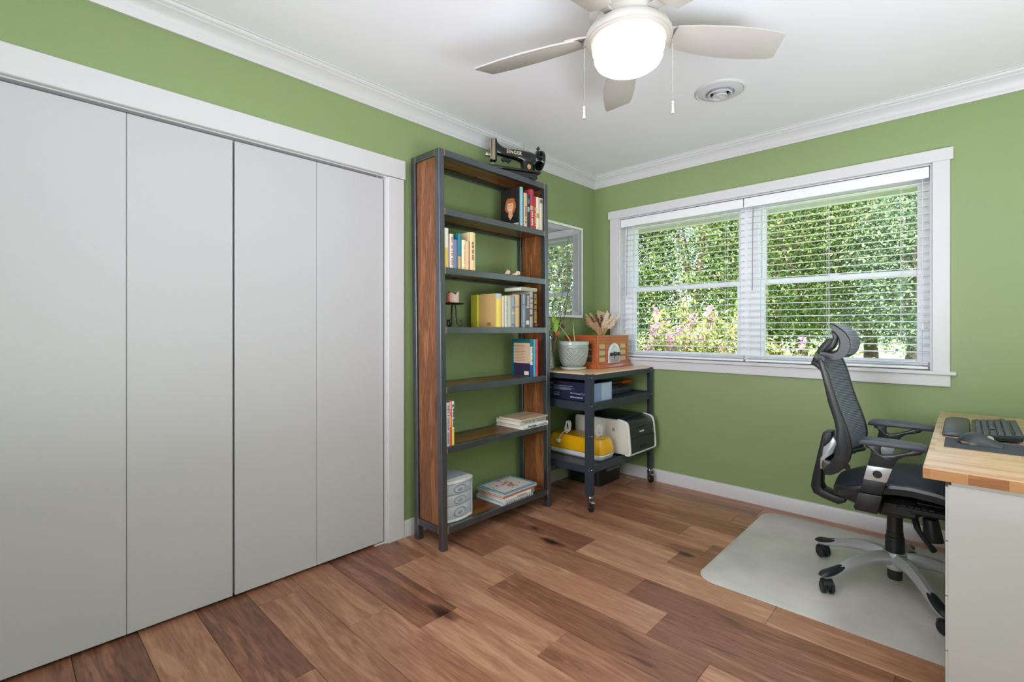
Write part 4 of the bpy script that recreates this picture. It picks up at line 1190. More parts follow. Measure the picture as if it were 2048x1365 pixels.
# glass vase with curly twigs and dried flowers, between bookcase and planter
vc = (0.165, -0.800)
mixmat('vase_glass', (206, 216, 206), 0.16, gloss=0.13, grough=0.02)
vs_ = thing('glass_vase', 'clear glass vase of twigs between bookcase and planter', 'vase', (vc[0], vc[1], ZT))
obj('glass_body', MB().lathe([(0.0001, 0.0), (0.032, 0.0), (0.036, 0.012), (0.034, 0.06), (0.024, 0.11), (0.017, 0.17), (0.021, 0.235), (0.019, 0.235), (0.015, 0.17), (0.022, 0.11), (0.031, 0.06), (0.031, 0.014), (0.0001, 0.010)], (*vc, ZT), 36), 'vase_glass', vs_)
tw = thing('twig_arrangement', 'curly dark twigs and dried flower heads standing in the glass vase', 'dried arrangement', (vc[0], vc[1], ZT + 0.02))
mat('twig_dark', (52, 44, 44), rough=0.7, var=0.2)
r = random.Random(21)
for k, (dx, dy, hh) in enumerate(((0.02, 0.02, 0.56), (0.04, 0.10, 0.60), (0.06, 0.14, 0.50), (0.0, 0.06, 0.50), (0.05, 0.05, 0.42), (-0.02, 0.0, 0.40), (0.07, 0.16, 0.62))):
    pts = []
    for j in range(9):
        t = j / 8
        wv = 0.013 * min(1, t * 3)
        pts.append((vc[0] + dx * t ** 1.2 + wv * math.sin(j * 2.1 + k), vc[1] + dy * t ** 1.3 + wv * math.cos(j * 2.4 + k * 2), ZT + 0.02 + hh * t))
    sp = smooth_pts(pts, 4)
    tg = obj('twig', MB().tube(sp, [0.0032 - 0.0022 * q / (len(sp) - 1) for q in range(len(sp))], 6), 'twig_dark', tw)
    if k % 2 == 0:
        b0 = pts[5]
        obj('side_twig', MB().tube(smooth_pts([b0, (b0[0] + 0.02, b0[1] + 0.03, b0[2] + 0.04), (b0[0] + 0.015, b0[1] + 0.05, b0[2] + 0.09)], 4), [0.0012] * 8 + [0.0005], 6), 'twig_dark', tg)
mat('dried_orange', (196, 116, 70), rough=0.7, var=0.3, scale=80)
mat('dried_mauve', (120, 84, 88), rough=0.8, var=0.3, scale=80)
fl_ = MB()
for k in range(14):
    a = 2.4 * k
    rr_ = 0.018 * math.sqrt((k + 1) / 14)
    fl_.sph((vc[0] + 0.045 + rr_ * math.cos(a), vc[1] + 0.015 + rr_ * math.sin(a), ZT + 0.255 + 0.006 * math.cos(k)), 0.009, 8, 6, (1, 1, 1.4))
fl_.cyl((vc[0] + 0.006, vc[1] + 0.0, ZT + 0.03), (vc[0] + 0.045, vc[1] + 0.015, ZT + 0.25), 0.0016, seg=6)
obj('orange_flower_head', fl_, 'dried_orange', tw)
fl_ = MB()
for k in range(46):
    d = Vector((r.gauss(0, 1), r.gauss(0, 1), r.gauss(0.3, 1))).normalized()
    c = Vector((vc[0] + 0.045, vc[1] + 0.085, ZT + 0.300))
    fl_.cyl(c, c + d * r.uniform(0.022, 0.036), 0.0035, 0.0006, 5)
fl_.tube([(vc[0], vc[1], ZT + 0.03), (vc[0] + 0.01, vc[1] + 0.02, ZT + 0.2), (vc[0] + 0.045, vc[1] + 0.085, ZT + 0.29)], 0.0016, 6)
obj('mauve_flower_head', fl_, 'dried_mauve', tw)

# dried bouquet on the radio
bq = thing('dried_bouquet', 'bouquet of dried cream and red grasses on the radio', 'dried bouquet', (0.20, -0.20, ZT + 0.243))
mat('straw', (226, 194, 148), rough=0.8, var=0.2, scale=60)
mat('straw_pale', (242, 226, 204), rough=0.8, var=0.15, scale=60)
mat('dried_red', (150, 52, 52), rough=0.8, var=0.3, scale=60)
mat('dried_brown', (96, 58, 46), rough=0.8, var=0.3, scale=60)
r = random.Random(33)
bz = ZT + 0.243
st = MB()
ears = {'straw': MB(), 'straw_pale': MB(), 'dried_red': MB(), 'dried_brown': MB()}
Rv, Fv = Vector((0.728, 0.685, 0)), Vector((-0.685, 0.728, 0))
def ear(mb, p, d, L, n, w):
    d = Vector(d).normalized()
    s = d.orthogonal().normalized()
    q = d.cross(s)
    for j in range(n):
        t = j / n
        a = j * 2.4
        o_ = (s * math.cos(a) + q * math.sin(a))
        c = Vector(p) + d * (L * t)
        e = c + (d * 0.7 + o_ * 0.9).normalized() * w * (1.1 - 0.5 * t) * 1.7
        mb.cyl(c, e, 0.0026, 0.0006, 4, caps=False)
for k in range(86):
    sx = r.uniform(-1, 1)
    sy = r.uniform(-1, 1)
    base_ = Vector((0.20, -0.20, bz)) + Rv * (sx * 0.022) + Fv * (sy * 0.022)
    hh = r.uniform(0.085, 0.215) * (1 - 0.12 * abs(sx))
    tip = base_ + Rv * ((sx + r.uniform(-0.35, 0.35)) * 0.11 * (hh / 0.19) ** 0.7) + Fv * (sy * 0.05) + Vector((0, 0, hh * 0.84))
    mid = (base_ + tip) / 2 - Rv * sx * 0.012
    sp = smooth_pts([tuple(base_), tuple(mid), tuple(tip)], 3)
    st.tube(sp, 0.0012, 5)
    key = 'straw' if sx < -0.1 else 'straw_pale'
    if r.random() < 0.13:
        key = 'dried_red'
    elif r.random() < 0.14:
        key = 'dried_brown'
    ear(ears[key], sp[-3], Vector(sp[-1]) - Vector(sp[-3]), r.uniform(0.05, 0.08), 26, 0.013)
obj('stems', st, 'straw', bq)
for k, mb in ears.items():
    obj('flower_heads', mb, k, bq)
big = MB()
for k, (sx, hh) in enumerate(((-1.45, 0.105), (-1.3, 0.085))):
    b0 = Vector((0.20, -0.20, bz)) - Rv * 0.02
    tip = b0 + Rv * (0.095 * sx / 1.4) * 1.0 + Vector((0, 0, hh + 0.03))
    sp = smooth_pts([tuple(b0), tuple((b0 + tip) / 2 + Vector((0, 0, 0.02))), tuple(tip)], 4)
    big.tube(sp, 0.0016, 5)
    ear(big, sp[2], Vector(sp[-1]) - Vector(sp[2]), 0.09, 44, 0.014)
obj('wheat_plume', big, 'straw', bq)

# middle shelf: boxed device, dark machine, orange handled trimmer
ZM = 0.6836
bx = thing('product_box', 'dark navy cardboard box with small white print on cart shelf', 'box', (0.30, -0.68, ZM))
BX0, BX1, BYa, BYb = 0.09, 0.528, -0.800, -0.575
obj('carton', MB().box(BX0, BX1, BYa, BYb, ZM, ZM + 0.125, 0.001), mat('navy_card', (34, 40, 66), rough=0.45), bx)
obj('end_panel', MB().box(BX1, BX1 + 0.0006, BYa + 0.001, BYb - 0.001, ZM + 0.001, ZM + 0.124), mat('silver_blue_card', (140, 158, 196), rough=0.4), bx)
obj('end_print', MB().box(BX1 + 0.0006, BX1 + 0.0012, BYb - 0.13, BYb - 0.015, ZM + 0.006, ZM + 0.119), mat('pale_card', (178, 190, 210), rough=0.4), bx)
mb = MB()
r = random.Random(8)
for row, (x0, x1, zz_, hgt) in enumerate(((0.11, 0.19, 0.103, 0.005), (0.20, 0.36, 0.092, 0.003), (0.20, 0.34, 0.082, 0.0016), (0.20, 0.36, 0.077, 0.0016), (0.20, 0.33, 0.072, 0.0016), (0.20, 0.35, 0.067, 0.0016), (0.11, 0.18, 0.072, 0.002), (0.20, 0.25, 0.044, 0.003), (0.20, 0.24, 0.036, 0.002), (0.20, 0.24, 0.031, 0.002), (0.20, 0.24, 0.026, 0.002), (0.34, 0.46, 0.050, 0.002), (0.34, 0.46, 0.044, 0.002), (0.34, 0.44, 0.018, 0.008))):
    x = x0
    while x < x1:
        w = r.uniform(0.004, 0.014)
        mb.box(x, x + w, BYa - 0.0005, BYa, ZM + zz_, ZM + zz_ + hgt)
        x += w + 0.003
obj('printed_text', mb, mat('box_print', (190, 196, 214), rough=0.5), bx)
dv = thing('flat_machine', 'flat dark grey machine under the orange handle on cart shelf', 'machine', (0.27, -0.30, ZM))
obj('body', MB().box(0.10, 0.43, -0.50, -0.13, ZM, ZM + 0.050, 0.010, seg=2), mat('machine_grey', (60, 68, 78), rough=0.3), dv)
obj('lid', MB().box(0.11, 0.42, -0.485, -0.145, ZM + 0.050, ZM + 0.062, 0.005, seg=2), mat('machine_lid', (44, 50, 58), rough=0.25), dv)
obj('corner_button', MB().cyl((0.405, -0.46, ZM + 0.02), (0.434, -0.46, ZM + 0.02), 0.014, seg=16), 'silver_paint', dv)
tr_ = thing('trimmer', 'tool with thick orange handle lying on the dark machine', 'tool', (0.40, -0.25, ZM + 0.062))
obj('handle', MB().tube(smooth_pts([(0.398, -0.215, ZM + 0.078), (0.402, -0.16, ZM + 0.081), (0.405, -0.11, ZM + 0.081), (0.406, -0.083, ZM + 0.079)], 5), [0.008, 0.012, 0.014, 0.015, 0.015, 0.015, 0.015, 0.015, 0.015, 0.015, 0.015, 0.0145, 0.013, 0.011, 0.009, 0.005], 12), 'orange_plastic', tr_)
obj('rod', MB().tube([(0.39, -0.43, ZM + 0.083), (0.398, -0.21, ZM + 0.078)], 0.0025, 8), 'orange_plastic', tr_)

# bottom shelf: printer and yellow laminator
ZB = 0.2758
pn = thing('printer', 'boxy beige and black laser printer on the bottom cart shelf', 'printer', (0.36, -0.24, ZB))
PX0, PX1, PY0, PY1 = 0.150, 0.605, -0.478, -0.096
ZP = ZB + 0.012
side = [(PX0, 0.014), (PX0, 0.218), (PX0 + 0.006, 0.231), (PX0 + 0.018, 0.238), (PX1 - 0.08, 0.238), (PX1 - 0.05, 0.233), (PX1 - 0.03, 0.225), (PX1 - 0.018, 0.213), (PX1 - 0.012, 0.198), (PX1 + 0.004, 0.030), (PX1 + 0.003, 0.012), (PX1 - 0.006, 0.002), (PX1 - 0.02, 0.0), (PX0 + 0.014, 0.0), (PX0 + 0.004, 0.004)]
body = obj('body', MB().prism(side, PY0 + 0.012, PY1 - 0.012, 'xz', 0.003, M=Matrix.Translation((0, 0, ZP))), 'black_satin', pn)
obj('side_shell', MB().prism(side, PY0, PY0 + 0.013, 'xz', 0.004, M=Matrix.Translation((0, 0, ZP))), 'printer_beige', pn)
obj('side_shell', MB().prism(side, PY1 - 0.013, PY1, 'xz', 0.004, M=Matrix.Translation((0, 0, ZP))), 'printer_beige', pn)
outer = smooth_pts([(PX1 - 0.090, 0.244), (PX1 - 0.055, 0.240), (PX1 - 0.022, 0.229), (PX1 - 0.006, 0.205), (PX1 + 0.002, 0.150), (PX1 + 0.008, 0.080), (PX1 + 0.012, 0.025), (PX1 + 0.008, 0.002), (PX1 - 0.008, -0.006), (PX1 - 0.030, -0.006)], 5)
inner = smooth_pts([(PX1 - 0.030, 0.004), (PX1 - 0.012, 0.005), (PX1 - 0.002, 0.012), (PX1 + 0.001, 0.030), (PX1 - 0.003, 0.080), (PX1 - 0.010, 0.150), (PX1 - 0.018, 0.198), (PX1 - 0.032, 0.217), (PX1 - 0.058, 0.229), (PX1 - 0.090, 0.233)], 5)
edge = outer + inner
for y0 in (PY0 - 0.001, PY1 - 0.013):
    obj('front_edge', MB().prism(edge, y0, y0 + 0.014, 'xz', 0.001, M=Matrix.Translation((0, 0, ZP))), 'white_plastic', pn)
obj('lower_edge', MB().box(PX1 - 0.016, PX1 + 0.006, PY0 + 0.01, PY1 - 0.01, ZP - 0.005, ZP + 0.004, 0.002), 'white_plastic', pn)
obj('top_cover', MB().box(PX0 + 0.03, PX1 - 0.085, PY0 + 0.02, PY1 - 0.02, ZP + 0.237, ZP + 0.2425, 0.002), mat('printer_top', (30, 36, 48), rough=0.25), pn)
obj('paper_tray', MB().box(PX1 - 0.004, PX1 + 0.006, PY0 + 0.02, PY1 - 0.02, ZP + 0.012, ZP + 0.108, 0.002), mat('printer_front', (42, 47, 47), rough=0.45), pn)
obj('front_door', MB().prism([(PX1 - 0.012, 0.112), (PX1 + 0.003, 0.112), (PX1 - 0.006, 0.190), (PX1 - 0.016, 0.196)], PY0 + 0.02, PY1 - 0.02, 'xz', 0.001, M=Matrix.Translation((0, 0, ZP))), 'printer_front', pn)
obj('tray_handle', MB().box(PX1 + 0.004, PX1 + 0.0075, -0.335, -0.235, ZP + 0.030, ZP + 0.050, 0.002), 'dark_rubber', pn)
obj('door_handle', MB().box(PX1 - 0.014, PX1 - 0.0005, -0.355, -0.255, ZP + 0.170, ZP + 0.184, 0.002), 'dark_rubber', pn)
obj('power_button', MB().cyl((PX1 - 0.012, -0.130, ZP + 0.135), (PX1 + 0.002, -0.130, ZP + 0.135), 0.007, seg=14).cyl((PX1 - 0.012, -0.130, ZP + 0.118), (PX1 + 0.003, -0.130, ZP + 0.118), 0.005, seg=14), 'chrome', pn)
obj('side_badge', MB().box(PX1 - 0.135, PX1 - 0.112, PY0 - 0.001, PY0, ZP + 0.155, ZP + 0.178), 'grey_plastic', pn)
lettering('brother', 0.022, axes((PX1 + 0.0006, -0.297, ZP + 0.148), (0, 1, 0), (-0.1, 0, 1)), 'white_plastic', pn, width=0.066)
for fx_, fy_ in ((PX0 + 0.05, PY0 + 0.05), (PX0 + 0.05, PY1 - 0.05), (PX1 - 0.07, PY0 + 0.05), (PX1 - 0.07, PY1 - 0.05)):
    obj('foot', MB().cyl((fx_, fy_, ZB), (fx_, fy_, ZP + 0.002), 0.014, seg=16), 'dark_rubber', pn)
# craft cutting machine
cu = thing('craft_cutter', 'glossy yellow craft cutting machine with white base', 'craft machine', (0.28, -0.62, ZB))
def stadium(x0, x1, y0, y1, r_, n=6):
    out = []
    for cx_, cy_, a0 in ((x1 - r_, y1 - r_, 0), (x0 + r_, y1 - r_, 90), (x0 + r_, y0 + r_, 180), (x1 - r_, y0 + r_, 270)):
        for k in range(n + 1):
            a = math.radians(a0 + 90 * k / n)
            out.append((cx_ + r_ * math.cos(a), cy_ + r_ * math.sin(a)))
    return out
def taper(secs):
    mb = MB()
    return mb.loft([[Vector((x, y, z)) for x, y in stadium(x0, x1, y0, y1, r_)] for x0, x1, y0, y1, r_, z in secs])
YX0, YX1, YY0, YY1 = 0.07, 0.535, -0.715, -0.530
obj('base', taper([(YX0 + 0.02, YX1 - 0.02, YY0 + 0.015, YY1 - 0.015, 0.03, ZB + 0.001), (YX0 + 0.008, YX1 - 0.008, YY0 + 0.004, YY1 - 0.004, 0.04, ZB + 0.012), (YX0, YX1, YY0, YY1, 0.045, ZB + 0.034), (YX0 + 0.002, YX1 - 0.002, YY0 + 0.002, YY1 - 0.002, 0.044, ZB + 0.040)]), 'white_plastic', cu)
obj('body', taper([(YX0 + 0.003, YX1 - 0.003, YY0 + 0.003, YY1 - 0.003, 0.043, ZB + 0.043), (YX0, YX1, YY0, YY1, 0.045, ZB + 0.070), (YX0 + 0.006, YX1 - 0.008, YY0 + 0.006, YY1 - 0.006, 0.045, ZB + 0.115), (YX0 + 0.016, YX1 - 0.020, YY0 + 0.014, YY1 - 0.014, 0.045, ZB + 0.138), (YX0 + 0.026, YX1 - 0.032, YY0 + 0.022, YY1 - 0.022, 0.04, ZB + 0.143)]), 'yellow_gloss', cu)
obj('body_seam', taper([(YX0 + 0.004, YX1 - 0.004, YY0 + 0.004, YY1 - 0.004, 0.043, ZB + 0.0395), (YX0 + 0.004, YX1 - 0.004, YY0 + 0.004, YY1 - 0.004, 0.043, ZB + 0.0435)]), 'dark_rubber', cu)
obj('lid', MB().box(YX0 + 0.03, YX1 - 0.12, YY0 + 0.008, YY1 - 0.02, ZB + 0.1425, ZB + 0.1445, 0.001), mat('yellow_lid', (206, 150, 14), rough=0.25), cu)
mat('cable_white', (226, 226, 224), rough=0.4)
def cord_bundle(c, ax, name, label, tail):
    pts = []
    for k in range(64):
        a = 2 * PI * k / 9.1
        R_ = 0.037 + 0.007 * math.sin(k * 0.37 + 1)
        pts.append(Vector(c) + Vector(ax) * (math.cos(a) * R_ * (0.38 + 0.16 * math.sin(k * 0.23))) + Vector((0, 0, 1)) * (math.sin(a) * R_) + Vector((0.010 * math.sin(k * .31), 0.011 * math.cos(k * .43), 0)))
    pts += [Vector(p) for p in tail]
    t = thing(name, label, 'cable', c)
    obj('cord', MB().tube(smooth_pts([tuple(p) for p in pts], 2), 0.0026, 6), 'cable_white', t)
    obj('tie', MB().tube([Vector(c) + Vector((math.cos(q) * 0.012, math.sin(q) * 0.012, -0.012)) for q in [2 * PI * k / 12 for k in range(12)]], 0.002, 6, closed=True), 'grey_plastic', t)
    return t
cord_bundle((0.455, -0.622, ZB + 0.188), (0.75, 0.65, 0), 'power_cord', 'white coiled cord on the right end of the yellow machine', [(0.47, -0.60, ZB + 0.150), (0.44, -0.59, ZB + 0.147), (0.38, -0.60, ZB + 0.148)])
t2 = cord_bundle((0.215, -0.66, ZB + 0.188), (0.75, 0.65, 0), 'power_cord', 'white bundled cord with plug on the left end of the yellow machine', [(0.20, -0.70, ZB + 0.150), (0.19, -0.722, ZB + 0.12), (0.185, -0.724, ZB + 0.105)])
obj('plug', MB().box(0.17, 0.20, -0.742, -0.722, ZB + 0.085, ZB + 0.108, 0.004, seg=2), 'white_plastic', t2)
# black bin under the cart
bn = thing('storage_bin', 'black plastic shredder bin on the floor under the cart', 'bin', (0.20, -0.28, 0))
mb = MB()
mb.loft([[Vector((x, y, z)) for x, y in stadium(x0, x1, y0, y1, 0.03)] for x0, x1, y0, y1, z in ((0.06, 0.335, -0.435, -0.135, 0.0), (0.055, 0.345, -0.445, -0.125, 0.15), (0.05, 0.350, -0.45, -0.12, 0.20), (0.05, 0.350, -0.45, -0.12, 0.222))])
obj('body', mb, 'black_plastic', bn)
obj('front_panel', MB().prism([(-0.355, 0.10), (-0.345, 0.165), (-0.325, 0.178), (-0.17, 0.178), (-0.16, 0.165), (-0.155, 0.10), (-0.165, 0.095), (-0.345, 0.095)], 0.342, 0.350, 'yz', 0.001), mat('bin_grey', (84, 88, 88), rough=0.45), bn)
obj('emblem', MB().cyl((0.350, -0.235, 0.138), (0.352, -0.235, 0.138), 0.012, seg=20), 'grey_plastic', bn)
obj('handle_slot', MB().box(0.349, 0.3515, -0.33, -0.18, 0.104, 0.112, 0.001), 'grey_plastic', bn)

# ------------------------------------------------------------------ desk
ZD = 0.740
dk = thing('desk', 'desk with light butcher block top and plain white drawer cabinet', 'desk', (2.85, -0.80, 0))
DX0, DX1, DYa, DYb = 2.204, 3.60, -1.500, -0.107
obj('desk_top', MB().box(DX0, DX1, DYa, DYb, ZD - 0.034, ZD, 0.003, seg=2), 'butcher_block', dk)
obj('edge_band', MB().box(DX0 + 0.002, DX1 - 0.002, DYa - 0.0006, DYa + 0.001, ZD - 0.0325, ZD - 0.002), 'butcher_edge', dk)
for (ya, yb, xc) in ((-1.485, -1.125, 0.0), (-0.475, -0.115, 0.16)):
    cb = obj('cabinet', MB().box(2.262 + xc, 2.82, ya, yb, 0.005, 0.694, 0.001).box(2.270 + xc, 2.82, ya + 0.004, yb - 0.004, 0.694, ZD - 0.034), 'desk_white', dk)
    for k in range(4):
        obj('drawer', MB().box(2.256 + xc, 2.262 + xc, ya, yb, 0.02 + 0.168 * k, 0.184 + 0.168 * k, 0.001), 'desk_white', cb)
for (x, y) in ((3.55, -1.45), (3.55, -0.16)):
    obj('leg', MB().cyl((x, y, 0), (x, y, ZD - 0.034), 0.025, 0.03, 24), 'desk_white', dk)

kb = thing('keyboard', 'black mechanical keyboard lying at the left edge of the desk', 'keyboard', (2.39, -0.65, ZD))
KX0, KX1, KY0, KY1 = 2.322, 2.462, -0.885, -0.435
KM = Matrix.Translation((KX0, 0, ZD + 0.004)) @ Matrix.Rotation(math.radians(-4), 4, 'Y') @ Matrix.Translation((-KX0, 0, -ZD - 0.004))
obj('case', MB().prism([(KX0 + 0.004, ZD + 0.002), (KX1 - 0.006, ZD + 0.002), (KX1, ZD + 0.022), (KX0, ZD + 0.016)], KY0, KY1, 'xz', 0.002, M=KM), mat('kb_case', (44, 50, 58), rough=0.3, metal=0.3), kb)
key0 = None
pitch = 0.0192
cols = [(KY0 + 0.010 + pitch * k) for k in range(23)]
main = 9 * pitch * 1.02 - 0.010
rows_k = [[0, 1, 2, 3, 4.7, 5.7, 6.7, 8.4, 9.4, 10.4, (11.4, 5), 16.6, 17.6, 18.6, 19.6],
          [0, 1, 2, 3, 5.7, (8.4, 2)] + [10.5 + q for q in range(9)] + [(19.5, 1)],
          [0, 1, 2, 3, (8.4, 2)] + [10.5 + q for q in range(10)],
          [0, 1, 2, 3, 4.7, 5.7, 6.7] + [8.4 + q for q in range(12)],
          [0, 1, 2, 3, 4.7, 5.7, 6.7, (8.4, 2)] + [10.5 + q for q in range(11)],
          [0, 1, 2, 3, 4.7, 5.7, 6.7, 8.4, 9.4, 10.4, 11.4, 13, 14, 15, 16, 17.5]]
for row, ks in enumerate(rows_k):
    x = KX0 + 0.010 + row * 0.0200 + (0.006 if row == 5 else 0)
    for k in ks:
        k, wide = k if isinstance(k, tuple) else (k, 1)
        y0 = KY0 + 0.008 + pitch * k
        w = pitch * wide - 0.0018
        if key0 is None or wide > 1:
            mb = MB()
            sec = lambda i, z: [Vector((i, i, z)), Vector((0.0176 - i, i, z)), Vector((0.0176 - i, w - i, z)), Vector((i, w - i, z))]
            mb.loft([sec(0, 0), sec(0.0006, 0.002), sec(0.0025, 0.0085), sec(0.0032, 0.009)])
            o_ = obj('key', mb, mat('keycap', (62, 70, 80), rough=0.35), kb)
            if wide == 1:
                key0 = o_
        else:
            o_ = key0.copy()
            COL.objects.link(o_)
            o_.parent = kb
        p = KM @ Vector((x + 0.0088, y0 + w / 2, ZD + 0.0185 + row * 0.0008))
        o_.location = p - kb.location
        o_.rotation_euler = (0, math.radians(-4), 0)
obj('cable', MB().tube(smooth_pts([(KX1 - 0.002, -0.80, ZD + 0.022), (KX1 + 0.05, -0.79, ZD + 0.008), (KX1 + 0.2, -0.76, ZD + 0.005), (KX1 + 0.5, -0.70, ZD + 0.004)], 6), 0.0028, 8), mat('cable_brown', (60, 44, 40), rough=0.6), kb)
wr = obj('wrist_rest', MB().prism(smooth_pts([(2.232, ZD + 0.004), (2.238, ZD + 0.014), (2.260, ZD + 0.021), (2.300, ZD + 0.021), (2.314, ZD + 0.015), (2.316, ZD + 0.001)], 4), -0.870, -0.425, 'xz', 0.003), mat('rest_leather', (52, 58, 66), rough=0.33, var=0.06))
tag(wr, 'dark padded wrist rest lying before the keyboard', 'wrist rest')
mp = obj('mouse_pad', MB().prism(stadium(2.244, 2.50, -1.105, -0.905, 0.006, 3), ZD + 0.0005, ZD + 0.003, 'xy'), 'mousepad_grey')
tag(mp, 'thin dark grey mouse pad on the butcher block desk', 'mouse pad')
ms = thing('computer_mouse', 'dark grey ergonomic computer mouse on the mouse pad', 'mouse', (2.34, -0.98, ZD + 0.003))
secs = []
for t, hw, ht in smooth_pts([(0.0, 0.010, 0.008), (0.06, 0.026, 0.020), (0.22, 0.036, 0.036), (0.42, 0.037, 0.042), (0.62, 0.033, 0.035), (0.82, 0.031, 0.022), (0.96, 0.028, 0.012), (1.0, 0.022, 0.007)], 4):
    secs.append([Vector((2.278 + 0.124 * t, -0.985 + hw * math.cos(a) - 0.01 * t, ZD + 0.0035 + max(0, ht * math.sin(a)) ** 1.0 * (1.0 + 0.12 * math.cos(a)))) for a in [PI * j / 14 for j in range(15)]])
obj('shell', MB().loft(secs), mat('mouse_grey', (58, 62, 66), rough=0.32), ms)
obj('scroll_wheel', MB().cyl((2.366, -0.998, ZD + 0.028), (2.366, -0.990, ZD + 0.028), 0.011, seg=18), 'chrome', ms)
obj('thumb_rest', MB().prism([(2.292, ZD + 0.0045), (2.345, ZD + 0.0045), (2.392, ZD + 0.0055), (2.392, ZD + 0.0075), (2.335, ZD + 0.010), (2.288, ZD + 0.014)], -1.023, -1.012, 'xz', 0.001), mat('thumb_bronze', (128, 104, 86), rough=0.35), ms)

# ------------------------------------------------------------------ chair mat
mixmat('mat_plastic', (255, 249, 242), 0.68, gloss=0.16, grough=0.2, var=0.12)
cm = obj('chair_mat', MB().prism(stadium(1.372, 2.80, -1.226, -0.105, 0.09, 8), 0.0008, 0.0038, 'xy', 0.001), 'mat_plastic')
tag(cm, 'translucent frosted plastic mat on the wood floor under the chair', 'chair mat')

# ------------------------------------------------------------------ office chair
HC = (2.070, -0.700)
ch = thing('office_chair', 'black mesh office chair with headrest and silver star base', 'chair', (HC[0], HC[1], 0.0038))
ZG = 0.0044
for k in range(5):
    a = math.radians(13 + 72 * k)
    R = Matrix.Translation((HC[0], HC[1], 0)) @ Matrix.Rotation(a, 4, 'Z')
    secs = []
    pts = smooth_pts([(0.020, 0.132, 0.030, 0.026), (0.07, 0.140, 0.028, 0.026), (0.14, 0.137, 0.026, 0.023), (0.21, 0.118, 0.024, 0.020), (0.27, 0.094, 0.022, 0.017), (0.315, 0.078, 0.021, 0.014), (0.345, 0.072, 0.016, 0.011)], 4)
    for x, z, hw, hh in pts:
        secs.append([Vector((x, hw * math.copysign(abs(math.cos(t)) ** 0.8, math.cos(t)), z + hh * math.sin(t) + (0.005 if math.sin(t) > 0.9 else 0))) for t in [2 * PI * j / 16 for j in range(16)]])
    lg = obj('base_leg', MB().loft(secs), 'silver_paint', ch, M=R)
    secs = []
    for x, z, hw, hh in smooth_pts([(0.225, 0.116, 0.016, 0.018), (0.27, 0.1005, 0.020, 0.0165), (0.315, 0.086, 0.0235, 0.018), (0.345, 0.080, 0.022, 0.016), (0.362, 0.076, 0.012, 0.008)], 4):
        secs.append([Vector((x, hw * math.cos(t), z + hh * max(-0.15, math.sin(t)))) for t in [2 * PI * j / 16 for j in range(16)]])
    obj('leg_cap', MB().loft(secs), 'black_satin', lg, M=R)
    sw = {0: 30, 1: -60, 2: 160, 3: 70, 4: 20}[k]
    R2 = Matrix.Translation((HC[0] + 0.334 * math.cos(a), HC[1] + 0.334 * math.sin(a), ZG)) @ Matrix.Rotation(a + math.radians(sw), 4, 'Z')
    mb = MB()
    for s in (-1, 1):
        mb.lathe([(0.0001, s * 0.006), (0.022, s * 0.006), (0.0275, s * 0.009), (0.0275, s * 0.021), (0.022, s * 0.025), (0.006, s * 0.025), (0.0001, s * 0.023)], (0.012, 0, 0.0275), 24, 'y')
    cs = obj('caster_wheels', mb, 'black_plastic', ch, M=R2)
    obj('caster_hood', MB().prism([(0.012 + 0.0295 * math.cos(t), 0.030 + 0.0295 * math.sin(t)) for t in [math.radians(d) for d in range(-5, 190, 13)]], -0.0055, 0.0055, 'xz').cyl((0, 0, 0.04), (0, 0, 0.066), 0.007, seg=12).prism([(0.012 + 0.031 * math.cos(t), 0.030 + 0.031 * math.sin(t)) for t in [math.radians(d) for d in range(30, 160, 10)]] + [(0.012 + 0.0285 * math.cos(t), 0.030 + 0.0285 * math.sin(t)) for t in [math.radians(d) for d in range(150, 20, -10)]], -0.020, 0.020, 'xz'), 'black_satin', cs, M=R2)
obj('hub', MB().lathe([(0.0001, 0.090), (0.032, 0.090), (0.044, 0.110), (0.046, 0.160), (0.040, 0.168), (0.0001, 0.168)], (*HC, 0), 36), 'silver_paint', ch)
obj('column_cover', MB().lathe([(0.026, 0.045), (0.028, 0.050), (0.028, 0.09), (0.036, 0.166), (0.035, 0.235), (0.0315, 0.237), (0.0315, 0.255), (0.0300, 0.257), (0.028, 0.345), (0.0001, 0.345)][::1] + [], (*HC, 0), 36).lathe([(0.0001, 0.045), (0.026, 0.045)], (*HC, 0), 36), 'black_plastic', ch)
# seat tilt mechanism
mb = MB().prism([(1.86, 0.405), (1.885, 0.385), (1.95, 0.368), (2.03, 0.345), (2.10, 0.345), (2.17, 0.372), (2.27, 0.392), (2.27, 0.43), (1.87, 0.43)], -0.79, -0.61, 'xz', 0.008)
mb.box(1.99, 2.16, -0.84, -0.56, 0.365, 0.43, 0.012)
mb.box(2.13, 2.27, -0.86, -0.54, 0.395, 0.425, 0.008)
obj('tilt_mechanism', mb, 'black_plastic', ch)
mb = MB()
for k in range(5):
    mb.box(2.105 + k * 0.022, 2.122 + k * 0.022, -0.872, -0.862, 0.425, 0.431, 0.001)
mb.box(2.09, 2.26, -0.875, -0.862, 0.412, 0.424, 0.003)
obj('slide_rail', mb, 'black_satin', ch)
obj('tension_knob', MB().cyl((2.195, -0.80, 0.375), (2.205, -0.80, 0.285), 0.026, 0.034, 24), 'black_plastic', ch)
obj('tilt_lever', MB().tube(smooth_pts([(2.14, -0.79, 0.375), (2.15, -0.83, 0.355), (2.16, -0.86, 0.335), (2.19, -0.90, 0.305), (2.21, -0.93, 0.290)], 4), [0.012] * 8 + [0.010] * 6 + [0.012] * 3, 10), 'black_plastic', ch)
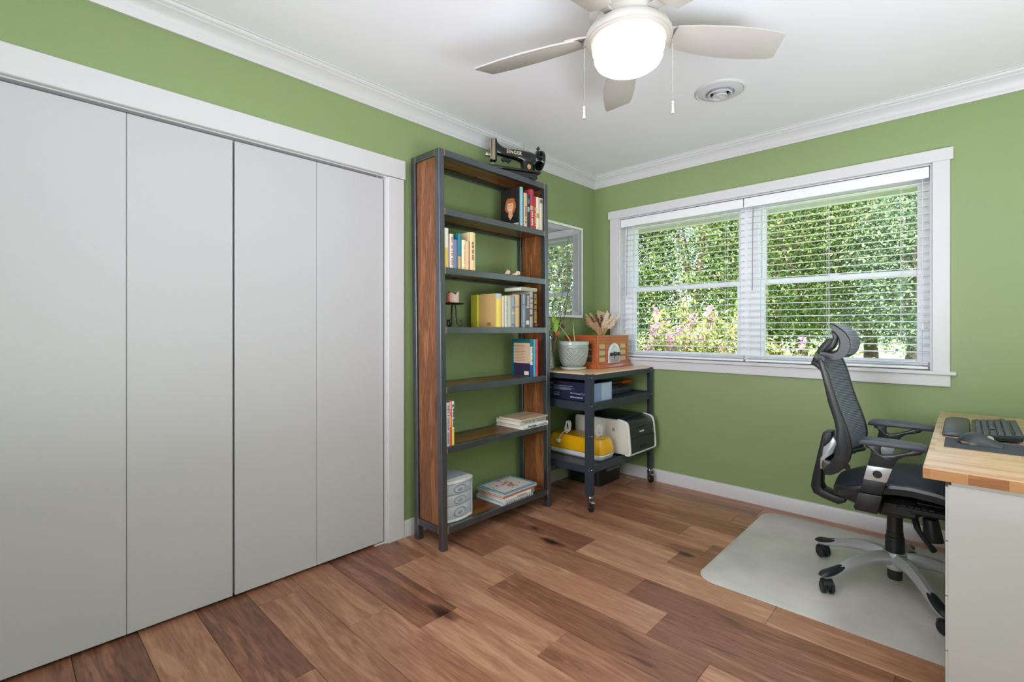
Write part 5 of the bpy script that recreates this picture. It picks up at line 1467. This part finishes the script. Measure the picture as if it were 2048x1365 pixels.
# seat: frame with a thin domed mesh pad
def zrim(x):
    xs = [1.862, 1.90, 1.95, 2.00, 2.07, 2.14, 2.22, 2.28, 2.33, 2.355]
    zs = [0.455, 0.468, 0.488, 0.504, 0.519, 0.526, 0.520, 0.507, 0.485, 0.465]
    return float(np.interp(x, xs, zs))
def halfw(x):
    t = (x - 1.862) / (2.355 - 1.862)
    w = 0.222 + 0.022 * t
    e = min(t / 0.20, (1 - t) / 0.14, 1.0)
    return w * (0.62 + 0.38 * math.sqrt(max(0, 1 - (1 - e) ** 2)))
xs_ = [1.862 + (2.355 - 1.862) * (0.5 - 0.5 * math.cos(PI * k / 26)) for k in range(27)]
def seat_grid(off, dome, inset=0.0):
    rows_ = []
    for x in xs_:
        w = halfw(x) - inset
        rows_.append([Vector((x, HC[1] + w * s, zrim(x) + off + dome * (1 - s * s) - 0.010 * abs(s) ** 6)) for s in [-1 + 2 * j / 20 for j in range(21)]])
    return rows_
m, n, b_ = nodes_of('mesh_fabric')
tc = n.nodes.new('ShaderNodeTexCoord')
ck = n.nodes.new('ShaderNodeTexWave')
ck.wave_type = 'BANDS'
ck.bands_direction = 'Z'
ck.inputs['Scale'].default_value = 42
ck.inputs['Distortion'].default_value = 0.2
n.links.new(tc.outputs['Object'], ck.inputs[0])
no = n.nodes.new('ShaderNodeTexNoise')
no.inputs['Scale'].default_value = 900
n.links.new(tc.outputs['Object'], no.inputs[0])
ml = n.nodes.new('ShaderNodeMath'); ml.operation = 'MULTIPLY'
n.links.new(ck.outputs[0], ml.inputs[0]); n.links.new(no.outputs[0], ml.inputs[1])
r_ = ramp(n, [(0.08, (44, 50, 62)), (0.45, (138, 150, 172))])
n.links.new(ml.outputs[0], r_.inputs[0])
n.links.new(r_.outputs[0], b_.inputs['Base Color'])
b_.inputs['Roughness'].default_value = 0.5
b_.inputs['Sheen Weight'].default_value = 0.3
tp = n.nodes.new('ShaderNodeBsdfTransparent'); mx = n.nodes.new('ShaderNodeMixShader'); mx.inputs[0].default_value = 0.88
n.links.new(tp.outputs[0], mx.inputs[1]); n.links.new(b_.outputs[0], mx.inputs[2])
n.links.new(mx.outputs[0], n.nodes['Material Output'].inputs[0])
MATS['mesh_fabric'] = m
mat('seat_fabric', (46, 54, 66), rough=0.6, var=0.35, scale=420, bump=0.3, bscale=500)
def grid_solid(rows_, thick=0.004, d=Vector((0, 0, -1))):
    mb = MB()
    secs = [r_ + [p + d * thick for p in r_[::-1]] for r_ in rows_]
    return mb.loft(secs)
obj('seat', grid_solid(seat_grid(0.002, 0.016), 0.006), 'seat_fabric', ch)
secs = []
for x in xs_:
    w = halfw(x) + 0.004
    z = zrim(x)
    secs.append([Vector((x, HC[1] - w, z)), Vector((x, HC[1] - w - 0.003, z - 0.012)), Vector((x, HC[1] - w * 0.93, z - 0.042)), Vector((x, HC[1] + w * 0.93, z - 0.042)), Vector((x, HC[1] + w + 0.003, z - 0.012)), Vector((x, HC[1] + w, z))])
obj('seat_frame', MB().loft(secs), 'black_satin', ch)
# backrest: two blade-shaped side frames, top and bottom bars, mesh between them
blade_pts = [(1.815, 1.028), (1.824, 0.990), (1.835, 0.947), (1.845, 0.897), (1.854, 0.847), (1.866, 0.805), (1.878, 0.764), (1.884, 0.725), (1.887, 0.680), (1.886, 0.640), (1.878, 0.603), (1.862, 0.572), (1.842, 0.548), (1.838, 0.530), (1.845, 0.517), (1.866, 0.519), (1.894, 0.536), (1.919, 0.563), (1.937, 0.600), (1.944, 0.640), (1.941, 0.675), (1.934, 0.707), (1.924, 0.742), (1.913, 0.774), (1.900, 0.812), (1.888, 0.851), (1.873, 0.910), (1.859, 0.969), (1.843, 1.012), (1.828, 1.036), (1.820, 1.036)]
BW = 0.228
obj('back_side_frame', MB().prism(blade_pts, HC[1] - BW - 0.012, HC[1] - BW + 0.014, 'xz', 0.004), 'black_satin', ch)
obj('back_side_frame', MB().prism(blade_pts, HC[1] + BW - 0.014, HC[1] + BW + 0.012, 'xz', 0.004), 'black_satin', ch)
def xb(z):
    return float(np.interp(z, [0.600, 0.640, 0.675, 0.707, 0.742, 0.774, 0.812, 0.851, 0.910, 0.969, 1.012, 1.036], [1.937, 1.944, 1.941, 1.934, 1.924, 1.913, 1.900, 1.888, 1.873, 1.859, 1.843, 1.828]))
rows_ = []
for k in range(31):
    z = 0.56 + (1.034 - 0.56) * k / 30
    x = xb(max(z, 0.6)) - 0.006 - (0.03 * ((0.6 - z) / 0.04) if z < 0.6 else 0)
    rows_.append([Vector((x - 0.050 * (1 - s * s) + 0.006, HC[1] + BW * s, z)) for s in [-1 + 2 * j / 16 for j in range(17)]])
obj('back_mesh', grid_solid(rows_, 0.004, Vector((-1, 0, 0))), 'mesh_fabric', ch)
for z0, dx in ((1.034, 0.0), (0.565, -0.012)):
    mb = MB()
    pts = [Vector((xb(max(z0, 0.6)) - 0.052 * (1 - s * s) + dx, HC[1] + BW * s, z0 + (0.010 * (1 - s * s) if z0 > 1 else 0))) for s in [-1 + 2 * j / 14 for j in range(15)]]
    mb.tube(pts, 0.013, 10)
    obj('back_crossbar', mb, 'black_satin', ch)
mb = MB()
mb.loft([[Vector((x - 0.040 * (1 - s * s), HC[1] + BW * s, z)) for x, z in ((1.842, 0.548), (1.838, 0.530), (1.845, 0.517), (1.866, 0.519), (1.894, 0.536), (1.905, 0.556), (1.88, 0.560), (1.862, 0.556))] for s in [-1 + 2 * j / 14 for j in range(15)]])
obj('lower_shell', mb, 'black_satin', ch)
sp_pts = [(1.794, 0.643), (1.800, 0.668), (1.812, 0.674), (1.837, 0.677), (1.838, 0.650), (1.828, 0.628), (1.811, 0.609), (1.803, 0.555), (1.797, 0.501), (1.795, 0.456), (1.793, 0.410), (1.802, 0.392), (1.843, 0.378), (1.890, 0.372), (1.890, 0.352), (1.862, 0.336), (1.80, 0.352), (1.761, 0.368), (1.749, 0.398), (1.757, 0.455)]
obj('back_support', MB().prism(sp_pts, HC[1] - 0.045, HC[1] + 0.045, 'xz', 0.006), 'black_plastic', ch)
obj('lumbar_bracket', MB().prism([(1.852, 0.668), (1.835, 0.635), (1.812, 0.609), (1.808, 0.570), (1.800, 0.556), (1.800, 0.505), (1.817, 0.508), (1.820, 0.556), (1.850, 0.585), (1.868, 0.640)], HC[1] - 0.10, HC[1] + 0.10, 'xz', 0.004), 'silver_paint', ch)
# headrest
hr_near = [(1.851, 1.193), (1.866, 1.186), (1.886, 1.170), (1.905, 1.152), (1.919, 1.126), (1.923, 1.098), (1.917, 1.072), (1.903, 1.048), (1.880, 1.033), (1.858, 1.030), (1.835, 1.035), (1.811, 1.044), (1.806, 1.050), (1.812, 1.062), (1.822, 1.064), (1.845, 1.059), (1.862, 1.060), (1.876, 1.070), (1.885, 1.090), (1.887, 1.112), (1.883, 1.132), (1.874, 1.150), (1.862, 1.164), (1.856, 1.172)]
secs = []
for s in [-1 + 2 * j / 12 for j in range(13)]:
    secs.append([Vector((x - 0.022 * (1 - s * s), HC[1] + 0.138 * s, z - 0.004 * s * s)) for x, z in hr_near])
hr = obj('headrest', MB().loft(secs), 'black_satin', ch)
front = [(1.853, 1.194), (1.868, 1.188), (1.888, 1.172), (1.907, 1.153), (1.921, 1.127), (1.9255, 1.098), (1.919, 1.071), (1.905, 1.046)]
rows_ = [[Vector((x - 0.022 * (1 - s * s) + 0.002, HC[1] + 0.126 * s, z)) for s in [-1 + 2 * j / 12 for j in range(13)]] for x, z in front]
obj('headrest_mesh', grid_solid(rows_, 0.004, Vector((-1, 0, 0))), 'mesh_fabric', hr)
obj('headrest_arm', MB().prism([(1.746, 1.000), (1.770, 0.981), (1.776, 1.019), (1.794, 1.055), (1.812, 1.074), (1.830, 1.090), (1.843, 1.106), (1.842, 1.118), (1.830, 1.123), (1.812, 1.121), (1.785, 1.089), (1.761, 1.045)], HC[1] - 0.022, HC[1] + 0.022, 'xz', 0.004), 'black_plastic', ch)
obj('headrest_pivot', MB().prism([(1.834, 1.160), (1.850, 1.150), (1.861, 1.135), (1.857, 1.110), (1.843, 1.078), (1.822, 1.060), (1.806, 1.062), (1.806, 1.075), (1.828, 1.100), (1.838, 1.125)], HC[1] - 0.034, HC[1] + 0.034, 'xz', 0.004), 'black_satin', ch)
obj('headrest_post', MB().prism([(1.770, 0.982), (1.748, 0.998), (1.762, 1.010), (1.800, 1.000), (1.812, 0.985), (1.810, 0.960), (1.790, 0.965)], HC[1] - 0.035, HC[1] + 0.035, 'xz', 0.004), 'black_plastic', ch)
# armrests
for s, dx in ((-1, 0.0), (1, -0.030)):
    yc = HC[1] + s * 0.262
    y0, y1 = yc - 0.020, yc + 0.020
    A = lambda pts: [(x + dx, z) for x, z in pts]
    B = lambda pts: [(x + dx * (1 if x < 2.15 else 0), z) for x, z in pts]
    up = [(2.004, 0.600), (2.010, 0.628), (2.016, 0.655), (2.012, 0.669), (1.996, 0.675), (1.996, 0.686), (2.190, 0.686), (2.172, 0.672), (2.150, 0.664), (2.125, 0.657), (2.105, 0.642), (2.094, 0.622), (2.085, 0.600)]
    sup = MB()
    # upper yoke with the slot left open
    sup.prism(A([(2.004, 0.600), (2.010, 0.628), (2.016, 0.655), (2.012, 0.669), (1.996, 0.675), (1.996, 0.688), (2.046, 0.688), (2.044, 0.664), (2.046, 0.652), (2.056, 0.648), (2.085, 0.655), (2.130, 0.674), (2.150, 0.686), (2.186, 0.686), (2.172, 0.672), (2.150, 0.664), (2.125, 0.657), (2.105, 0.642), (2.094, 0.622), (2.085, 0.600)]), y0, y1, 'xz', 0.003)
    obj('arm_yoke', sup, 'black_satin', ch)
    obj('arm_pad', MB().prism(B([(1.974, 0.686), (1.976, 0.700), (1.986, 0.708), (2.02, 0.712), (2.10, 0.713), (2.17, 0.709), (2.194, 0.704), (2.198, 0.694), (2.190, 0.687), (2.10, 0.689), (2.02, 0.686)]), yc - 0.042, yc + 0.042, 'xz', 0.006), mat('arm_pad_rubber', (66, 72, 80), rough=0.42), ch)
    al = obj('arm_sleeve', MB().prism(A([(2.003, 0.600), (2.086, 0.600), (2.067, 0.540), (1.990, 0.540)]), y0 - 0.004, y1 + 0.004, 'xz', 0.002), 'silver_paint', ch)
    obj('height_button', MB().cyl((2.037 + dx, yc + s * 0.024, 0.569), (2.037 + dx, yc + s * 0.029, 0.569), 0.016, 0.014, 24), 'black_plastic', al)
    mb = MB().prism(A([(1.991, 0.540), (2.066, 0.540), (2.052, 0.484), (1.976, 0.484)]), y0 - 0.002, y1 + 0.002, 'xz', 0.002)
    mb.prism(A([(1.974, 0.482), (2.054, 0.482), (2.036, 0.404), (1.962, 0.404), (1.956, 0.415)]), y0 - 0.006, y1 + 0.006, 'xz', 0.003)
    mb.box(1.985 + dx, 2.045 + dx, min(yc, HC[1] + s * 0.12), max(yc, HC[1] + s * 0.12), 0.402, 0.425, 0.004)
    obj('arm_bracket', mb, 'black_plastic', ch)

# ------------------------------------------------------------------ outside: eave, lawn, shrubs, trees
struct(obj('trim_8', MB().box(-6, 6, 0.16, 0.78, 2.145, 2.165).box(-6, 6, 0.76, 0.80, 2.095, 2.24, 0.004), 'slat_white'))
struct(obj('trim_9', MB().box(-6, 6, -4.9, 0.80, 2.56, 2.60), 'grey_plastic'))
m, n, b_ = nodes_of('grass')
tc = n.nodes.new('ShaderNodeTexCoord'); no = n.nodes.new('ShaderNodeTexNoise'); no.inputs['Scale'].default_value = 0.7; no.inputs['Detail'].default_value = 8
n.links.new(tc.outputs['Object'], no.inputs[0])
r_ = ramp(n, [(0.3, (96, 120, 56)), (0.6, (150, 168, 92)), (0.8, (190, 190, 130))])
n.links.new(no.outputs[0], r_.inputs[0]); n.links.new(r_.outputs[0], b_.inputs['Base Color'])
b_.inputs['Roughness'].default_value = 0.95
MATS['grass'] = m
struct(obj('floor_lawn', MB().box(-45, 45, 0.2, 90, -0.6, -0.5), 'grass'))
mat('bark', (92, 76, 64), rough=0.9, var=0.3, scale=14, bump=0.6, bscale=30)
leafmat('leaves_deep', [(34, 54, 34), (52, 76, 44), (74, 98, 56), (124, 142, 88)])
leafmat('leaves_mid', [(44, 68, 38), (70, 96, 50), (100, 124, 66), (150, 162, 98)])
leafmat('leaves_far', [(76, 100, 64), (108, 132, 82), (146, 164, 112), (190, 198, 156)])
leafmat('leaves_blue', [(44, 66, 54), (70, 94, 72), (104, 128, 92), (140, 160, 118)])
leafmat('leaves_shrub', [(84, 104, 50), (140, 152, 74), (186, 190, 112), (214, 206, 150)])
leafmat('blossom_pink', [(196, 116, 170), (222, 150, 196), (236, 186, 212)], transl=0.3)
def leaf_mesh(name, pts, size, seed, m, parent, aspect=0.5, squash=1.0):
    rng = np.random.default_rng(seed)
    N = len(pts)
    nrm = rng.normal(size=(N, 3)); nrm[:, 2] += 0.4
    nrm /= np.linalg.norm(nrm, axis=1)[:, None]
    t = np.cross(nrm, rng.normal(size=(N, 3))); t /= np.linalg.norm(t, axis=1)[:, None]
    s = np.cross(nrm, t)
    L = (size * rng.uniform(0.6, 1.3, N))[:, None]
    c = np.asarray(pts)
    bend = nrm * L * 0.18
    v = np.stack([c - t * L, c + s * L * aspect + bend, c + t * L, c - s * L * aspect + bend], 1).reshape(-1, 3)
    o = np.array(parent.location)
    v = v - o
    me = bpy.data.meshes.new(name)
    me.vertices.add(4 * N); me.vertices.foreach_set('co', v.ravel().astype(np.float32))
    me.loops.add(4 * N); me.loops.foreach_set('vertex_index', np.arange(4 * N, dtype=np.int32))
    me.polygons.add(N); me.polygons.foreach_set('loop_start', np.arange(0, 4 * N, 4, dtype=np.int32))
    me.polygons.foreach_set('loop_total', np.full(N, 4, dtype=np.int32))
    me.update(calc_edges=True)
    me.materials.append(MATS[m])
    ob = bpy.data.objects.new(name, me)
    COL.objects.link(ob)
    ob.parent = parent
    return ob
def clumps(rng, centre, rad, n_clump, per, cr):
    """leaf positions gathered in clumps spread over an ellipsoid crown"""
    u = rng.normal(size=(n_clump, 3)); u /= np.linalg.norm(u, axis=1)[:, None]
    rr_ = rng.uniform(0.35, 1.0, n_clump) ** 0.5
    c = np.array(centre) + u * rr_[:, None] * np.array(rad)
    d = rng.normal(size=(n_clump, per, 3)) * cr * np.array((1, 1, 0.55))
    return (c[:, None, :] + d).reshape(-1, 3), c
def tree(name, label, x, y, zc, rad, n_clump, per, cr, size, m, seed, group, trunk_r=0.16, cat='tree'):
    rng = np.random.default_rng(seed)
    t = thing(name, label, cat, (x, y, -0.5), group)
    pts, c = clumps(rng, (x, y, zc), rad, n_clump, per, cr)
    pts = pts[pts[:, 2] > -0.48]
    leaf_mesh('foliage', pts, size, seed, m, t)
    mb = MB()
    top = zc + rad[2] * 0.35
    tp = [(x + 0.10 * math.sin(k * 1.7 + seed) * k / 6, y + 0.1 * math.cos(k * 1.3 + seed) * k / 6, -0.5 + (top + 0.5) * k / 6) for k in range(7)]
    mb.tube(tp, [trunk_r * (1.25 if k == 0 else 1 - 0.12 * k) for k in range(7)], 10)
    for j in range(7):
        k = rng.integers(2, 6)
        p = np.array(tp[k])
        q = c[rng.integers(0, len(c))]
        mid = (p + q) / 2 + np.array((0, 0, 0.15))
        mb.tube([tuple(p), tuple(mid), tuple(q)], [trunk_r * 0.4, trunk_r * 0.25, trunk_r * 0.08], 6)
    obj('trunk', mb, 'bark', t)
    return t
G = 'garden trees beyond the window'
tree('garden_tree', 'dense green tree filling the left half of the left window', -4.9, 8.2, 2.6, (1.9, 1.6, 3.2), 760, 60, 0.24, 0.040, 'leaves_deep', 11, G)
tree('garden_tree', 'dense green tree seen through the middle of the left window', -2.6, 8.6, 2.8, (1.7, 1.5, 3.3), 760, 60, 0.24, 0.040, 'leaves_mid', 12, G)
tree('garden_tree', 'tall green tree behind the window mullion', -1.6, 11.5, 3.4, (2.2, 1.8, 3.6), 700, 56, 0.30, 0.048, 'leaves_mid', 13, G, 0.2)
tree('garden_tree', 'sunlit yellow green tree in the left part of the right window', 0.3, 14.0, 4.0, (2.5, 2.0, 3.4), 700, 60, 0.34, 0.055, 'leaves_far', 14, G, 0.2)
tree('garden_tree', 'bluish dark evergreen above the headrest in the right window', 1.55, 11.0, 2.7, (1.25, 1.3, 2.1), 460, 52, 0.26, 0.042, 'leaves_blue', 15, G, 0.15)
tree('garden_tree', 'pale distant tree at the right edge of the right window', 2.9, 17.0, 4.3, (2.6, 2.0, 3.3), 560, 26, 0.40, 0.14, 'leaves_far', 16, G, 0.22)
tree('garden_tree', 'tall hedge like tree at the far left behind the blind', -7.8, 10.5, 3.2, (2.2, 1.8, 3.7), 520, 26, 0.30, 0.10, 'leaves_deep', 17, G)
tree('garden_tree', 'low dark tree with bare trunk beside the evergreen', 0.9, 19.0, 3.6, (2.2, 2.0, 2.3), 420, 26, 0.40, 0.13, 'leaves_blue', 18, G, 0.2)
tree('garden_tree', 'broad green tree added out of view right of the house, mirrored in the picture glass', 7.4, 9.5, 2.8, (3.2, 2.0, 3.4), 620, 34, 0.36, 0.09, 'leaves_far', 20, G, 0.2)  # unseen tree, added so the picture glass reflects green
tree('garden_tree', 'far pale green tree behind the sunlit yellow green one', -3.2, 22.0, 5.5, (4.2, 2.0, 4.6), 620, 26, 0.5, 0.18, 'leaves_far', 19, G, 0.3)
def shrub(label, x, y, zc, rad, n, seed, nf):
    rng = np.random.default_rng(seed)
    t = thing('flowering_shrub', label, 'shrub', (x, y, -0.5), 'flowering shrubs under the window')
    mb = MB()
    tips = []
    for k in range(n):
        a = rng.uniform(0, 2 * PI)
        rr_ = math.sqrt(rng.uniform(0, 1))
        tip = np.array((x + rad[0] * rr_ * math.cos(a), y + rad[1] * rr_ * math.sin(a), zc + rad[2] * (1 - rr_ ** 2) ** 0.5 * rng.uniform(0.55, 1.05)))
        b0 = np.array((x + 0.25 * rr_ * math.cos(a), y + 0.25 * rr_ * math.sin(a), -0.5))
        mid = b0 * 0.45 + tip * 0.55 + np.array((0, 0, 0.12))
        sp = np.array(smooth_pts([tuple(b0), tuple(mid), tuple(tip)], 6))
        mb.tube([tuple(p) for p in sp[::2]], 0.004, 4)
        tips.append(sp)
    obj('branches', mb, 'bark', t)
    pts = []
    for sp in tips:
        for p in sp[3:]:
            pts.append(p + rng.normal(size=(9, 3)) * 0.045)
    leaf_mesh('leaves', np.concatenate(pts), 0.040, seed, 'leaves_shrub', t, 0.32)
    idx = rng.choice(len(tips), nf, replace=False)
    pts = []
    for i in idx:
        e = tips[i][-1]
        pts.append(e + np.stack([rng.normal(size=70) * 0.022, rng.normal(size=70) * 0.022, rng.uniform(-0.05, 0.09, 70)], 1))
    leaf_mesh('blossoms', np.concatenate(pts), 0.016, seed + 1, 'blossom_pink', t, 0.6)
    return t
shrub('large shrub with pink blossoms filling the lower left window', -0.15, 2.45, 0.15, (1.15, 0.8, 1.30), 170, 31, 42)
shrub('smaller pink blossoming shrub at the foot of the right window', 1.05, 2.9, -0.05, (0.85, 0.7, 1.05), 110, 32, 20)

# ------------------------------------------------------------------ groups of repeated things
for ob in list(COL.objects):
    if ob.parent is None and ob.get('category') == 'book':
        z = ob.location.z
        ob['group'] = ('books standing on the top bookcase shelf' if z > 1.75 else 'books standing on the second shelf' if z > 1.45 else
                       'books on the third shelf' if z > 1.1 else 'books standing on the fourth shelf' if z > 0.8 else
                       'books stacked flat on the bottom shelf' if z < 0.4 else
                       'books stacked flat on the fifth shelf' if ob.location.y > -1.5 else 'books standing on the fifth shelf')
    elif ob.parent is None and ob.get('category') == 'seashell':
        ob['group'] = 'seashells on the bookcase'
    elif ob.parent is None and ob.name.startswith('power_cord'):
        ob['group'] = 'cords on the yellow machine'
